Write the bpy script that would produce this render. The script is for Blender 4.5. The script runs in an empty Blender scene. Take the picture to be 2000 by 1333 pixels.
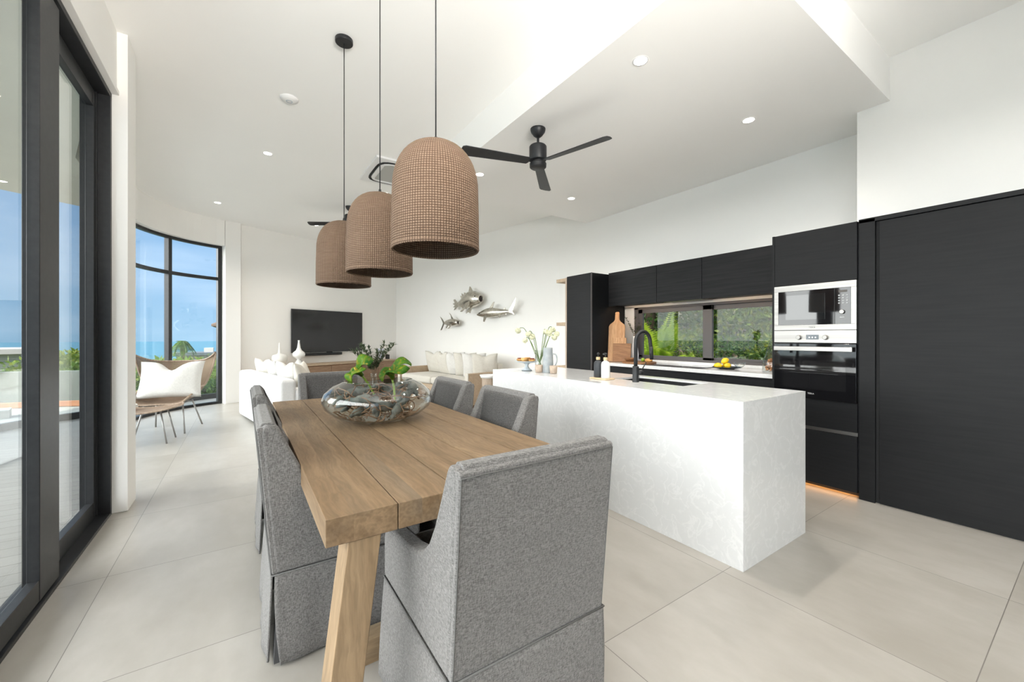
import bpy, bmesh, math, random
from math import sin, cos, pi, radians, sqrt, atan2
from mathutils import Vector, Matrix, Euler

# ------------------------------------------------------------------ camera, world, sun, exposure
scene = bpy.context.scene
COL = scene.collection
camd = bpy.data.cameras.new('camera'); cam = bpy.data.objects.new('camera', camd); COL.objects.link(cam)
cam.location = (0, 0, 1.274)
cam.rotation_euler = (radians(90), 0, -math.atan(525 / 785))
camd.sensor_width = 36; camd.lens = 785 / 2000 * 36; camd.shift_y = -8.5 / 2000
camd.clip_start = 0.02; camd.clip_end = 20000
scene.camera = cam
scene.view_settings.view_transform = 'Standard'
scene.view_settings.look = 'None'
scene.view_settings.gamma = 1
scene.view_settings.exposure = 0.57
scene.view_settings.use_curve_mapping = False
scene.cycles.diffuse_bounces = 7
scene.cycles.max_bounces = 14

WEST_FILL = 6.5      # strength of a white glow added to the unseen western sky to brighten the room
DOWN_W = 60.0        # each recessed downlight
SUN_W = 4.0
w = bpy.data.worlds.new('sky'); scene.world = w; w.use_nodes = True
nt = w.node_tree; nt.nodes.clear()
def N(t, **k):
    n = nt.nodes.new(t)
    for a, b in k.items(): setattr(n, a, b)
    return n
tc = N('ShaderNodeTexCoord'); sx = N('ShaderNodeSeparateXYZ'); nt.links.new(tc.outputs['Generated'], sx.inputs[0])
rp = N('ShaderNodeValToRGB'); nt.links.new(sx.outputs['Z'], rp.inputs[0])
cr = rp.color_ramp; cr.elements[0].position = 0.0; cr.elements[0].color = (.29, .483, .675, 1)
cr.elements[1].position = .45; cr.elements[1].color = (.157, .318, .60, 1)
e = cr.elements.new(.12); e.color = (.261, .444, .675, 1)
mp = N('ShaderNodeMapping'); mp.inputs['Scale'].default_value = (1.5, 1.5, 9); nt.links.new(tc.outputs['Generated'], mp.inputs[0])
cn = N('ShaderNodeTexNoise'); cn.inputs['Scale'].default_value = 2.2; cn.inputs['Detail'].default_value = 5; nt.links.new(mp.outputs[0], cn.inputs['Vector'])
cm = N('ShaderNodeMapRange'); cm.inputs[1].default_value = .45; cm.inputs[2].default_value = .8; cm.inputs[4].default_value = .45; nt.links.new(cn.outputs[0], cm.inputs[0])
cx = N('ShaderNodeMix', data_type='RGBA'); nt.links.new(cm.outputs[0], cx.inputs[0]); nt.links.new(rp.outputs[0], cx.inputs[6]); cx.inputs[7].default_value = (.62, .75, .92, 1)
dt = N('ShaderNodeVectorMath', operation='DOT_PRODUCT'); nt.links.new(tc.outputs['Generated'], dt.inputs[0]); dt.inputs[1].default_value = Vector((-.99, -.06, .12)).normalized()
mr = N('ShaderNodeMapRange', interpolation_type='SMOOTHSTEP'); mr.inputs[1].default_value = .25; mr.inputs[2].default_value = .9; nt.links.new(dt.outputs['Value'], mr.inputs[0])
ml = N('ShaderNodeMath', operation='MULTIPLY'); nt.links.new(mr.outputs[0], ml.inputs[0]); ml.inputs[1].default_value = WEST_FILL
b1 = N('ShaderNodeBackground'); nt.links.new(cx.outputs[2], b1.inputs[0])
b2 = N('ShaderNodeBackground'); b2.inputs[0].default_value = (1, .975, .94, 1); nt.links.new(ml.outputs[0], b2.inputs[1])
ad = N('ShaderNodeAddShader'); nt.links.new(b1.outputs[0], ad.inputs[0]); nt.links.new(b2.outputs[0], ad.inputs[1])
wo = N('ShaderNodeOutputWorld'); nt.links.new(ad.outputs[0], wo.inputs[0])

sund = bpy.data.lights.new('sun', 'SUN'); sund.energy = SUN_W; sund.angle = radians(1.0); sund.color = (1, .95, .85)
sun = bpy.data.objects.new('sun', sund); COL.objects.link(sun)
sun.rotation_euler = Vector((.35, -.75, 1.25)).to_track_quat('Z', 'Y').to_euler()

# unseen lamp added behind the camera, standing in for a photographer's ceiling bounce
bl = bpy.data.lights.new('added_bounce_light', 'AREA'); bl.shape = 'RECTANGLE'; bl.size = 2.2; bl.size_y = .8; bl.energy = 108; bl.spread = radians(100); bl.color = (1, .965, .91)
bo = bpy.data.objects.new('added_bounce_light', bl); COL.objects.link(bo); bo.location = (.4, -1.7, 1.9)
bo.rotation_euler = Vector((-.08, -1.0, -.95)).to_track_quat('Z', 'Y').to_euler()

# ------------------------------------------------------------------ helpers
def tag(o, label=None, cat=None, group=None, kind=None):
    if label: o['label'] = label
    if cat: o['category'] = cat
    if group: o['group'] = group
    if kind: o['kind'] = kind
    return o
def thing(name, label, cat, loc=(0, 0, 0), rz=0, group=None, kind=None):
    o = bpy.data.objects.new(name, None); COL.objects.link(o); o.empty_display_size = .1
    o.location = loc; o.rotation_euler = (0, 0, rz)
    return tag(o, label, cat, group, kind)
def link(name, me, mat=None, parent=None, smooth=False):
    o = bpy.data.objects.new(name, me); COL.objects.link(o)
    if mat: me.materials.append(mat)
    if parent: o.parent = parent
    if smooth:
        for p in me.polygons: p.use_smooth = True
    return o
def obj(name, bm, mat=None, parent=None, smooth=False, bevel=0, seg=2, solid=0, sub=0, angle=35):
    bmesh.ops.recalc_face_normals(bm, faces=bm.faces)
    me = bpy.data.meshes.new(name); bm.to_mesh(me); bm.free()
    o = link(name, me, mat, parent, smooth)
    if solid:
        m = o.modifiers.new('s', 'SOLIDIFY'); m.thickness = solid; m.offset = 0
    if bevel:
        m = o.modifiers.new('b', 'BEVEL'); m.width = bevel; m.segments = seg; m.limit_method = 'ANGLE'; m.angle_limit = radians(angle)
        for p in me.polygons: p.use_smooth = True
        m.harden_normals = True
    if sub:
        m = o.modifiers.new('u', 'SUBSURF'); m.levels = sub; m.render_levels = sub
        for p in me.polygons: p.use_smooth = True
    return o
def copy_tree(o, parent=None):
    c = o.copy(); COL.objects.link(c)
    if parent: c.parent = parent
    for ch in list(o.children): copy_tree(ch, c)
    return c
def bx(bm, x0, x1, y0, y1, z0, z1, M=None):
    vs = [bm.verts.new(p) for p in ((x0, y0, z0), (x1, y0, z0), (x1, y1, z0), (x0, y1, z0), (x0, y0, z1), (x1, y0, z1), (x1, y1, z1), (x0, y1, z1))]
    for f in ((0, 3, 2, 1), (4, 5, 6, 7), (0, 1, 5, 4), (1, 2, 6, 5), (2, 3, 7, 6), (3, 0, 4, 7)): bm.faces.new([vs[i] for i in f])
    if M:
        for v in vs: v.co = M @ v.co
    return bm
def box(name, x0, x1, y0, y1, z0, z1, mat, parent=None, bevel=.002, seg=2):
    return obj(name, bx(bmesh.new(), x0, x1, y0, y1, z0, z1), mat, parent, bevel=bevel, seg=seg)
def prism(bm, poly, z0, z1, axis='z'):
    # poly: 2D points; extruded along axis. axis x: poly=(y,z); y: poly=(x,z); z: poly=(x,y)
    def P(a, b, h): return {'z': (a, b, h), 'x': (h, a, b), 'y': (a, h, b)}[axis]
    lo = [bm.verts.new(P(a, b, z0)) for a, b in poly]; hi = [bm.verts.new(P(a, b, z1)) for a, b in poly]
    n = len(poly)
    bm.faces.new(lo); bm.faces.new(hi[::-1])
    for i in range(n): bm.faces.new((lo[i], lo[(i + 1) % n], hi[(i + 1) % n], hi[i]))
    return bm
def tube(bm, pts, r, seg=8, cap=True):
    pts = [Vector(p) for p in pts]; n = len(pts)
    rr = r if isinstance(r, (list, tuple)) else [r] * n
    up = None; rings = []
    for i, p in enumerate(pts):
        d = (pts[min(i + 1, n - 1)] - pts[max(i - 1, 0)])
        if d.length < 1e-9: d = Vector((0, 0, 1))
        d.normalize()
        if up is None:
            a = Vector((0, 0, 1)) if abs(d.z) < .9 else Vector((1, 0, 0))
            up = d.cross(a).normalized()
        up = (up - d * up.dot(d)).normalized(); sd = d.cross(up)
        rings.append([bm.verts.new(p + (up * cos(2 * pi * k / seg) + sd * sin(2 * pi * k / seg)) * rr[i]) for k in range(seg)])
    for i in range(n - 1):
        for k in range(seg):
            bm.faces.new((rings[i][k], rings[i][(k + 1) % seg], rings[i + 1][(k + 1) % seg], rings[i + 1][k]))
    if cap:
        bm.faces.new(rings[0][::-1]); bm.faces.new(rings[-1])
    return bm
def lathe(bm, prof, seg=32, cx=0, cy=0, uvl=False):
    # prof: (r,z) list
    uv = bm.loops.layers.uv.new('UVMap') if uvl else None
    s = [0]
    for i in range(1, len(prof)): s.append(s[-1] + math.hypot(prof[i][0] - prof[i - 1][0], prof[i][1] - prof[i - 1][1]))
    rings = []
    for r, z in prof:
        if r < 1e-6: rings.append([bm.verts.new((cx, cy, z))])
        else: rings.append([bm.verts.new((cx + r * cos(2 * pi * k / seg), cy + r * sin(2 * pi * k / seg), z)) for k in range(seg)])
    for i in range(len(prof) - 1):
        A, B = rings[i], rings[i + 1]
        for k in range(seg):
            k2 = (k + 1) % seg
            if len(A) == 1 and len(B) == 1: continue
            if len(A) == 1: f = bm.faces.new((A[0], B[k2], B[k])); us = [(k + .5, i), (k + 1, i + 1), (k, i + 1)]
            elif len(B) == 1: f = bm.faces.new((A[k], A[k2], B[0])); us = [(k, i), (k + 1, i), (k + .5, i + 1)]
            else: f = bm.faces.new((A[k], A[k2], B[k2], B[k])); us = [(k, i), (k + 1, i), (k + 1, i + 1), (k, i + 1)]
            if uv:
                for l, (a, b) in zip(f.loops, us): l[uv].uv = (a / seg, s[b])
    return bm
def spline(pts, n=8):
    pts = [Vector(p) for p in pts]; out = []
    for i in range(len(pts) - 1):
        p0 = pts[max(i - 1, 0)]; p1 = pts[i]; p2 = pts[i + 1]; p3 = pts[min(i + 2, len(pts) - 1)]
        for k in range(n):
            t = k / n
            out.append(.5 * ((2 * p1) + (p2 - p0) * t + (2 * p0 - 5 * p1 + 4 * p2 - p3) * t * t + (3 * p1 - p0 - 3 * p2 + p3) * t ** 3))
    out.append(pts[-1]); return out
def sheet(bm, f, nu, nv):
    g = [[bm.verts.new(f(i / nu, j / nv)) for j in range(nv + 1)] for i in range(nu + 1)]
    for i in range(nu):
        for j in range(nv): bm.faces.new((g[i][j], g[i + 1][j], g[i + 1][j + 1], g[i][j + 1]))
    return g
def superell(bm, a, b, c, n1=.35, n2=.35, seg=20, rings=12, M=None):
    def f(w_, m): return math.copysign(abs(w_) ** m, w_)
    R = []
    for i in range(rings + 1):
        ph = -pi / 2 + pi * i / rings
        if i in (0, rings): R.append([bm.verts.new((0, 0, c * f(sin(ph), n1)))]); continue
        R.append([bm.verts.new((a * f(cos(ph), n1) * f(cos(2 * pi * k / seg), n2), b * f(cos(ph), n1) * f(sin(2 * pi * k / seg), n2), c * f(sin(ph), n1))) for k in range(seg)])
    for i in range(rings):
        A, B = R[i], R[i + 1]
        for k in range(seg):
            k2 = (k + 1) % seg
            if len(A) == 1: bm.faces.new((A[0], B[k2], B[k]))
            elif len(B) == 1: bm.faces.new((A[k], A[k2], B[0]))
            else: bm.faces.new((A[k], A[k2], B[k2], B[k]))
    if M:
        for r in R:
            for v in r: v.co = M @ v.co
    return bm

# ------------------------------------------------------------------ materials
def mat(name, col=(.8, .8, .8), rough=.5, metal=0, spec=.5, emit=None, es=0, coat=0):
    m = bpy.data.materials.new(name); m.use_nodes = True
    b = m.node_tree.nodes['Principled BSDF']
    b.inputs['Base Color'].default_value = (*col, 1); b.inputs['Roughness'].default_value = rough
    b.inputs['Metallic'].default_value = metal; b.inputs['Specular IOR Level'].default_value = spec
    b.inputs['Coat Weight'].default_value = coat
    if emit: b.inputs['Emission Color'].default_value = (*emit, 1); b.inputs['Emission Strength'].default_value = es
    return m
def nodes(m):
    t = m.node_tree; b = t.nodes['Principled BSDF']
    def n(ty, ins=None, **k):
        x = t.nodes.new(ty)
        for a, c in k.items(): setattr(x, a, c)
        for a, c in (ins or {}).items():
            if hasattr(c, 'is_output') or isinstance(c, bpy.types.NodeSocket): t.links.new(c, x.inputs[a])
            else: x.inputs[a].default_value = c
        return x
    return t, b, n
def noisy(name, c1, c2, scale=5, rough=.6, stretch=(1, 1, 1), detail=4, bump=0, bscale=None, metal=0, spec=.5, lo=.35, hi=.65, coord='Object', bdist=.01, coat=0):
    m = mat(name, c1, rough, metal, spec, coat=coat); t, b, n = nodes(m)
    tc = n('ShaderNodeTexCoord'); mp = n('ShaderNodeMapping', {0: tc.outputs[coord], 'Scale': stretch})
    no = n('ShaderNodeTexNoise', {'Vector': mp.outputs[0], 'Scale': scale, 'Detail': detail})
    mr = n('ShaderNodeMapRange', {0: no.outputs[0], 1: lo, 2: hi})
    mx = n('ShaderNodeMix', {0: mr.outputs[0], 6: (*c1, 1), 7: (*c2, 1)}, data_type='RGBA')
    t.links.new(mx.outputs[2], b.inputs['Base Color'])
    if bump:
        n2 = n('ShaderNodeTexNoise', {'Vector': mp.outputs[0], 'Scale': bscale or scale, 'Detail': 3})
        bp = n('ShaderNodeBump', {'Height': n2.outputs[0], 'Strength': bump, 'Distance': bdist}); t.links.new(bp.outputs[0], b.inputs['Normal'])
    return m
M = {}
M['wall'] = noisy('white_plaster', (.88, .87, .845), (.87, .86, .835), 2.0, .85, bump=.05, bscale=60, bdist=.002, spec=.2)
M['ceil'] = noisy('ceiling_paint', (.94, .935, .92), (.93, .925, .91), 1.0, .9, spec=.15)
M['black'] = noisy('black_powder_coat', (.014, .015, .017), (.020, .021, .023), 30, .42, spec=.4)
M['cab'] = noisy('charcoal_cabinet', (.010, .0105, .0115), (.013, .0135, .0145), 60, .42, stretch=(1, .06, 1), spec=.15)
M['cabwood'] = noisy('charcoal_woodgrain', (.010, .0105, .0115), (.017, .017, .018), 40, .5, stretch=(1, .05, 1), spec=.15, bump=.15, bscale=40, bdist=.001)
M['dark'] = mat('dark_gap', (.006, .006, .007), .7)
M['winfr'] = mat('grey_window_frame', (.085, .078, .078), .5)
M['deckw'] = None
M['steel'] = noisy('brushed_steel', (.33, .32, .305), (.40, .39, .375), 60, .36, stretch=(1, .02, 1), metal=1)
M['silver'] = noisy('silver_leaf', (.70, .67, .60), (.50, .48, .42), 18, .27, metal=1, bump=.25, bscale=45, bdist=.004)
M['bglass'] = mat('black_glass', (.006, .006, .007), .04, spec=.6)
M['white'] = mat('white_plastic', (.8, .8, .8), .4)
M['emitw'] = mat('downlight_lens', (1, 1, 1), .5, emit=(1, .93, .82), es=9)
M['ledw'] = mat('led_warm', (1, .8, .5), .5, emit=(1, .66, .38), es=22)
M['leda'] = mat('led_amber', (1, .6, .2), .5, emit=(1, .42, .09), es=7)
M['grout'] = None
# floor tiles
m = mat('cement_tile', (.6, .58, .53), .30, spec=.45); t, b, n = nodes(m)
g = n('ShaderNodeTexCoord'); sp = n('ShaderNodeSeparateXYZ', {0: g.outputs['Object']})
def grid(out, off, step):
    a = n('ShaderNodeMath', {0: out, 1: off}, operation='SUBTRACT'); a = n('ShaderNodeMath', {0: a.outputs[0], 1: step}, operation='DIVIDE')
    fl = n('ShaderNodeMath', {0: a.outputs[0]}, operation='FLOOR')
    fr = n('ShaderNodeMath', {0: a.outputs[0]}, operation='FRACT'); fr = n('ShaderNodeMath', {0: fr.outputs[0], 1: .5}, operation='SUBTRACT'); fr = n('ShaderNodeMath', {0: fr.outputs[0]}, operation='ABSOLUTE')
    return n('ShaderNodeMath', {0: fr.outputs[0], 1: .5 - .0016 / step}, operation='GREATER_THAN').outputs[0], fl.outputs[0]
gx, fx = grid(sp.outputs['X'], -.60, .92); gy, fy = grid(sp.outputs['Y'], .28, .895)
gg = n('ShaderNodeMath', {0: gx, 1: gy}, operation='MAXIMUM')
cmb = n('ShaderNodeCombineXYZ', {0: fx, 1: fy}); wn = n('ShaderNodeTexWhiteNoise', {'Vector': cmb.outputs[0]}, noise_dimensions='3D')
off = n('ShaderNodeVectorMath', {0: wn.outputs['Color'], 1: (20, 20, 20)}, operation='MULTIPLY'); ad2 = n('ShaderNodeVectorMath', {0: g.outputs['Object'], 1: off.outputs[0]}, operation='ADD')
mpp = n('ShaderNodeMapping', {0: ad2.outputs[0], 'Scale': (1.4, .7, 1)})
n1 = n('ShaderNodeTexNoise', {'Vector': mpp.outputs[0], 'Scale': 1.6, 'Detail': 7, 'Roughness': .6}); n2 = n('ShaderNodeTexNoise', {'Vector': mpp.outputs[0], 'Scale': 9, 'Detail': 5})
mr1 = n('ShaderNodeMapRange', {0: n1.outputs[0], 1: .35, 2: .68})
mx = n('ShaderNodeMix', {0: mr1.outputs[0], 6: (.335, .316, .282, 1), 7: (.43, .413, .382, 1)}, data_type='RGBA')
mx2 = n('ShaderNodeMix', {0: n2.outputs[0], 6: mx.outputs[2], 7: (.325, .305, .265, 1)}, data_type='RGBA'); mx2.inputs[0].default_value = .3
mrb = n('ShaderNodeMapRange', {0: n2.outputs[0], 1: .45, 2: .75, 4: .35}); t.links.new(mrb.outputs[0], mx2.inputs[0])
mx3 = n('ShaderNodeMix', {0: gg.outputs[0], 6: mx2.outputs[2], 7: (.17, .16, .145, 1)}, data_type='RGBA'); t.links.new(mx3.outputs[2], b.inputs['Base Color'])
mrr = n('ShaderNodeMapRange', {0: n1.outputs[0], 3: .25, 4: .42}); t.links.new(mrr.outputs[0], b.inputs['Roughness'])
M['tile'] = m
# glass that lets daylight through
def thin_glass(name, tint=(.97, .985, .98), refl=1.0, rough=.0):
    m = bpy.data.materials.new(name); m.use_nodes = True; t = m.node_tree; t.nodes.clear()
    tr = t.nodes.new('ShaderNodeBsdfTransparent'); tr.inputs[0].default_value = (*tint, 1)
    gl = t.nodes.new('ShaderNodeBsdfGlossy'); gl.inputs['Roughness'].default_value = rough
    lw = t.nodes.new('ShaderNodeLayerWeight'); lw.inputs[0].default_value = .5
    pw = t.nodes.new('ShaderNodeMath'); pw.operation = 'POWER'; t.links.new(lw.outputs['Facing'], pw.inputs[0]); pw.inputs[1].default_value = 5
    mu = t.nodes.new('ShaderNodeMath'); mu.operation = 'MULTIPLY_ADD'; t.links.new(pw.outputs[0], mu.inputs[0]); mu.inputs[1].default_value = .9 * refl; mu.inputs[2].default_value = .035 * refl
    mi = t.nodes.new('ShaderNodeMixShader'); t.links.new(mu.outputs[0], mi.inputs[0]); t.links.new(tr.outputs[0], mi.inputs[1]); t.links.new(gl.outputs[0], mi.inputs[2])
    o = t.nodes.new('ShaderNodeOutputMaterial'); t.links.new(mi.outputs[0], o.inputs[0]); return m
M['glass'] = thin_glass('window_glass')
M['bowlglass'] = thin_glass('clear_glass', (.95, .965, .96), 1.5)
M['gardenglass'] = thin_glass('garden_window_glass', refl=.38)
M['railglass'] = thin_glass('balustrade_glass', (.93, .97, .96), .8)
# grey woven upholstery
def fabric(name, c1, c2, sc=260, bump=.5, rough=.95, big=None):
    m = mat(name, c1, rough, spec=.15); t, b, n = nodes(m)
    b.inputs['Sheen Weight'].default_value = .15
    tc = n('ShaderNodeTexCoord')
    a = n('ShaderNodeMapping', {0: tc.outputs['Object'], 'Scale': (1, 1, .22)}); c = n('ShaderNodeMapping', {0: tc.outputs['Object'], 'Scale': (.22, .22, 1)})
    na = n('ShaderNodeTexNoise', {'Vector': a.outputs[0], 'Scale': sc, 'Detail': 2}); nb = n('ShaderNodeTexNoise', {'Vector': c.outputs[0], 'Scale': sc, 'Detail': 2})
    s = n('ShaderNodeMath', {0: na.outputs[0], 1: nb.outputs[0]}, operation='ADD')
    mr = n('ShaderNodeMapRange', {0: s.outputs[0], 1: .78, 2: 1.22})
    mx = n('ShaderNodeMix', {0: mr.outputs[0], 6: (*c1, 1), 7: (*c2, 1)}, data_type='RGBA'); t.links.new(mx.outputs[2], b.inputs['Base Color'])
    lw = n('ShaderNodeTexNoise', {'Vector': tc.outputs['Object'], 'Scale': 9, 'Detail': 3})
    s2 = n('ShaderNodeMath', {0: s.outputs[0], 1: lw.outputs[0]}, operation='ADD')
    bp = n('ShaderNodeBump', {'Height': s2.outputs[0], 'Strength': bump, 'Distance': .003}); t.links.new(bp.outputs[0], b.inputs['Normal']); return m
M['grey'] = fabric('grey_weave', (.105, .101, .098), (.225, .219, .213), 420)
M['seam'] = mat('dark_seam', (.12, .118, .115), .95)
M['pleat'] = mat('dark_pleat', (.06, .06, .062), .95)  # inset corner pleat colour, darker than the grey weave
M['cream'] = fabric('cream_linen', (.55, .525, .47), (.63, .605, .55), 200, .25)
M['offwhite'] = fabric('white_linen', (.60, .59, .565), (.68, .67, .645), 200, .5)
M['slip'] = fabric('white_slipcover', (.66, .66, .66), (.72, .72, .72), 150, .15)
# wood with grain along a chosen axis
def wood(name, c1, c2, c3=None, axis='y', sc=14, rough=.55, planks=None, knots=True, spec=.3):
    m = mat(name, c1, rough, spec=spec); t, b, n = nodes(m)
    tc = n('ShaderNodeTexCoord'); st = {'x': (.07, 1, 1), 'y': (1, .07, 1), 'z': (1, 1, .07)}[axis]
    vec = tc.outputs['Object']
    if planks:
        sp = n('ShaderNodeSeparateXYZ', {0: vec}); a = n('ShaderNodeMath', {0: sp.outputs['X'], 1: planks[0]}, operation='SUBTRACT'); a = n('ShaderNodeMath', {0: a.outputs[0], 1: planks[1]}, operation='DIVIDE'); a = n('ShaderNodeMath', {0: a.outputs[0]}, operation='FLOOR')
        a = n('ShaderNodeMath', {0: a.outputs[0], 1: 3.7}, operation='MULTIPLY'); cb = n('ShaderNodeCombineXYZ', {0: a.outputs[0], 1: a.outputs[0], 2: a.outputs[0]}); vec = n('ShaderNodeVectorMath', {0: vec, 1: cb.outputs[0]}, operation='ADD').outputs[0]
    wp = n('ShaderNodeTexNoise', {'Vector': vec, 'Scale': 2.2, 'Detail': 3}); wv = n('ShaderNodeVectorMath', {0: wp.outputs['Color'], 1: (.11, .11, .11)}, operation='MULTIPLY'); v2 = n('ShaderNodeVectorMath', {0: vec, 1: wv.outputs[0]}, operation='ADD')
    mp = n('ShaderNodeMapping', {0: v2.outputs[0], 'Scale': st})
    n1 = n('ShaderNodeTexNoise', {'Vector': mp.outputs[0], 'Scale': sc, 'Detail': 8, 'Roughness': .65}); n2 = n('ShaderNodeTexNoise', {'Vector': mp.outputs[0], 'Scale': sc * 7, 'Detail': 3})
    n3 = n('ShaderNodeTexNoise', {'Vector': mp.outputs[0], 'Scale': sc * .35, 'Detail': 3})
    mr = n('ShaderNodeMapRange', {0: n1.outputs[0], 1: .32, 2: .68}); mx = n('ShaderNodeMix', {0: mr.outputs[0], 6: (*c1, 1), 7: (*c2, 1)}, data_type='RGBA')
    m3 = n('ShaderNodeMapRange', {0: n3.outputs[0], 1: .5, 2: .72, 4: .6}); mxb = n('ShaderNodeMix', {0: m3.outputs[0], 6: mx.outputs[2], 7: (*(c3 or c1), 1)}, data_type='RGBA')
    m2 = n('ShaderNodeMapRange', {0: n2.outputs[0], 1: .35, 2: .62, 3: .35, 4: 0}); mxc = n('ShaderNodeMix', {0: m2.outputs[0], 6: mxb.outputs[2], 7: (c1[0] * .5, c1[1] * .5, c1[2] * .5, 1)}, data_type='RGBA')
    t.links.new(mxc.outputs[2], b.inputs['Base Color'])
    bp = n('ShaderNodeBump', {'Height': n2.outputs[0], 'Strength': .25, 'Distance': .002}); t.links.new(bp.outputs[0], b.inputs['Normal']); return m
M['teak'] = wood('weathered_teak', (.17, .110, .060), (.29, .197, .115), (.165, .133, .098), 'y', planks=(.19, .2075))
M['teakz'] = wood('weathered_teak_leg', (.21, .14, .078), (.34, .24, .145), (.24, .20, .15), 'z')
M['teakx'] = wood('weathered_teak_rail', (.27, .18, .10), (.42, .30, .18), (.24, .20, .15), 'x')
M['oak'] = wood('pale_oak', (.45, .34, .24), (.55, .43, .31), None, 'x', rough=.6)
M['oakz'] = wood('pale_oak_upright', (.42, .33, .26), (.50, .41, .33), None, 'z', rough=.6)
M['acacia'] = wood('acacia_board', (.40, .20, .09), (.62, .38, .20), (.30, .14, .06), 'z', sc=22, rough=.45)
M['walnut'] = wood('walnut', (.22, .10, .045), (.36, .19, .09), None, 'x', sc=20, rough=.45)
M['pale'] = wood('pale_board', (.62, .45, .28), (.72, .55, .36), None, 'y', sc=20, rough=.5)
M['decking'] = wood('grey_decking', (.30, .28, .26), (.42, .40, .37), None, 'x', sc=20, rough=.5)
# quartz with faint veins
m = mat('white_quartz', (.8, .8, .8), .12, spec=.5); t, b, n = nodes(m)
tc = n('ShaderNodeTexCoord'); nz = n('ShaderNodeTexNoise', {'Vector': tc.outputs['Object'], 'Scale': 8, 'Detail': 6, 'Distortion': .8})
rg = n('ShaderNodeMapRange', {0: nz.outputs[0], 1: .47, 2: .5}); rg2 = n('ShaderNodeMapRange', {0: nz.outputs[0], 1: .5, 2: .53, 3: 1, 4: 0}); v = n('ShaderNodeMath', {0: rg.outputs[0], 1: rg2.outputs[0]}, operation='MULTIPLY')
nz2 = n('ShaderNodeTexNoise', {'Vector': tc.outputs['Object'], 'Scale': 22, 'Detail': 4}); r3 = n('ShaderNodeMapRange', {0: nz2.outputs[0], 1: .55, 2: .7, 4: .6}); vv = n('ShaderNodeMath', {0: v.outputs[0], 1: r3.outputs[0]}, operation='MAXIMUM'); vv = n('ShaderNodeMath', {0: vv.outputs[0], 1: .55}, operation='MULTIPLY')
mx = n('ShaderNodeMix', {0: vv.outputs[0], 6: (.68, .69, .695, 1), 7: (.80, .805, .81, 1)}, data_type='RGBA'); t.links.new(mx.outputs[2], b.inputs['Base Color']); M['quartz'] = m
# seagrass basket weave in UV space (u = turns, v = metres along the profile)
m = mat('seagrass', (.5, .35, .22), .8, spec=.2); t, b, n = nodes(m)
uv = n('ShaderNodeTexCoord'); sp = n('ShaderNodeSeparateXYZ', {0: uv.outputs['UV']})
def wv(out, f):
    a = n('ShaderNodeMath', {0: out, 1: f}, operation='MULTIPLY'); a = n('ShaderNodeMath', {0: a.outputs[0]}, operation='FRACT'); a = n('ShaderNodeMath', {0: a.outputs[0], 1: .5}, operation='SUBTRACT'); a = n('ShaderNodeMath', {0: a.outputs[0]}, operation='ABSOLUTE')
    return n('ShaderNodeMapRange', {0: a.outputs[0], 1: .5, 2: .18}).outputs[0]
wu = wv(sp.outputs['X'], 104); wvv = wv(sp.outputs['Y'], 98)
wn = n('ShaderNodeMapping', {0: uv.outputs['UV'], 'Scale': (16, 98 * .9, 1)}); nn = n('ShaderNodeTexNoise', {'Vector': wn.outputs[0], 'Scale': 1, 'Detail': 4})
hh = n('ShaderNodeMath', {0: wu, 1: wvv}, operation='MULTIPLY'); pw = n('ShaderNodeMath', {0: hh.outputs[0], 1: .7}, operation='POWER')
c_a = n('ShaderNodeMix', {0: nn.outputs[0], 6: (.27, .175, .118, 1), 7: (.38, .275, .197, 1)}, data_type='RGBA'); c_b = n('ShaderNodeMix', {0: pw.outputs[0], 6: (.09, .048, .03, 1), 7: c_a.outputs[2]}, data_type='RGBA'); t.links.new(c_b.outputs[2], b.inputs['Base Color'])
bp = n('ShaderNodeBump', {'Height': hh.outputs[0], 'Strength': .9, 'Distance': .004}); t.links.new(bp.outputs[0], b.inputs['Normal']); M['seagrass'] = m
# rattan: dense weave, slightly see-through
m = mat('rattan', (.42, .29, .19), .7, spec=.3); t, b, n = nodes(m)
tc = n('ShaderNodeTexCoord'); wa = n('ShaderNodeTexWave', {'Vector': tc.outputs['UV'], 'Scale': 26, 'Distortion': 1.0}, wave_type='BANDS', bands_direction='X'); wb = n('ShaderNodeTexWave', {'Vector': tc.outputs['UV'], 'Scale': 34, 'Distortion': 1.0}, wave_type='BANDS', bands_direction='Y')
s = n('ShaderNodeMath', {0: wa.outputs[1], 1: wb.outputs[1]}, operation='MULTIPLY'); mx = n('ShaderNodeMix', {0: s.outputs[0], 6: (.20, .135, .09, 1), 7: (.40, .30, .22, 1)}, data_type='RGBA'); t.links.new(mx.outputs[2], b.inputs['Base Color'])
al = n('ShaderNodeMath', {0: s.outputs[0], 1: .10}, operation='GREATER_THAN'); al = n('ShaderNodeMapRange', {0: al.outputs[0], 3: .45, 4: 1}); t.links.new(al.outputs[0], b.inputs['Alpha']); M['rattan'] = m
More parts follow.
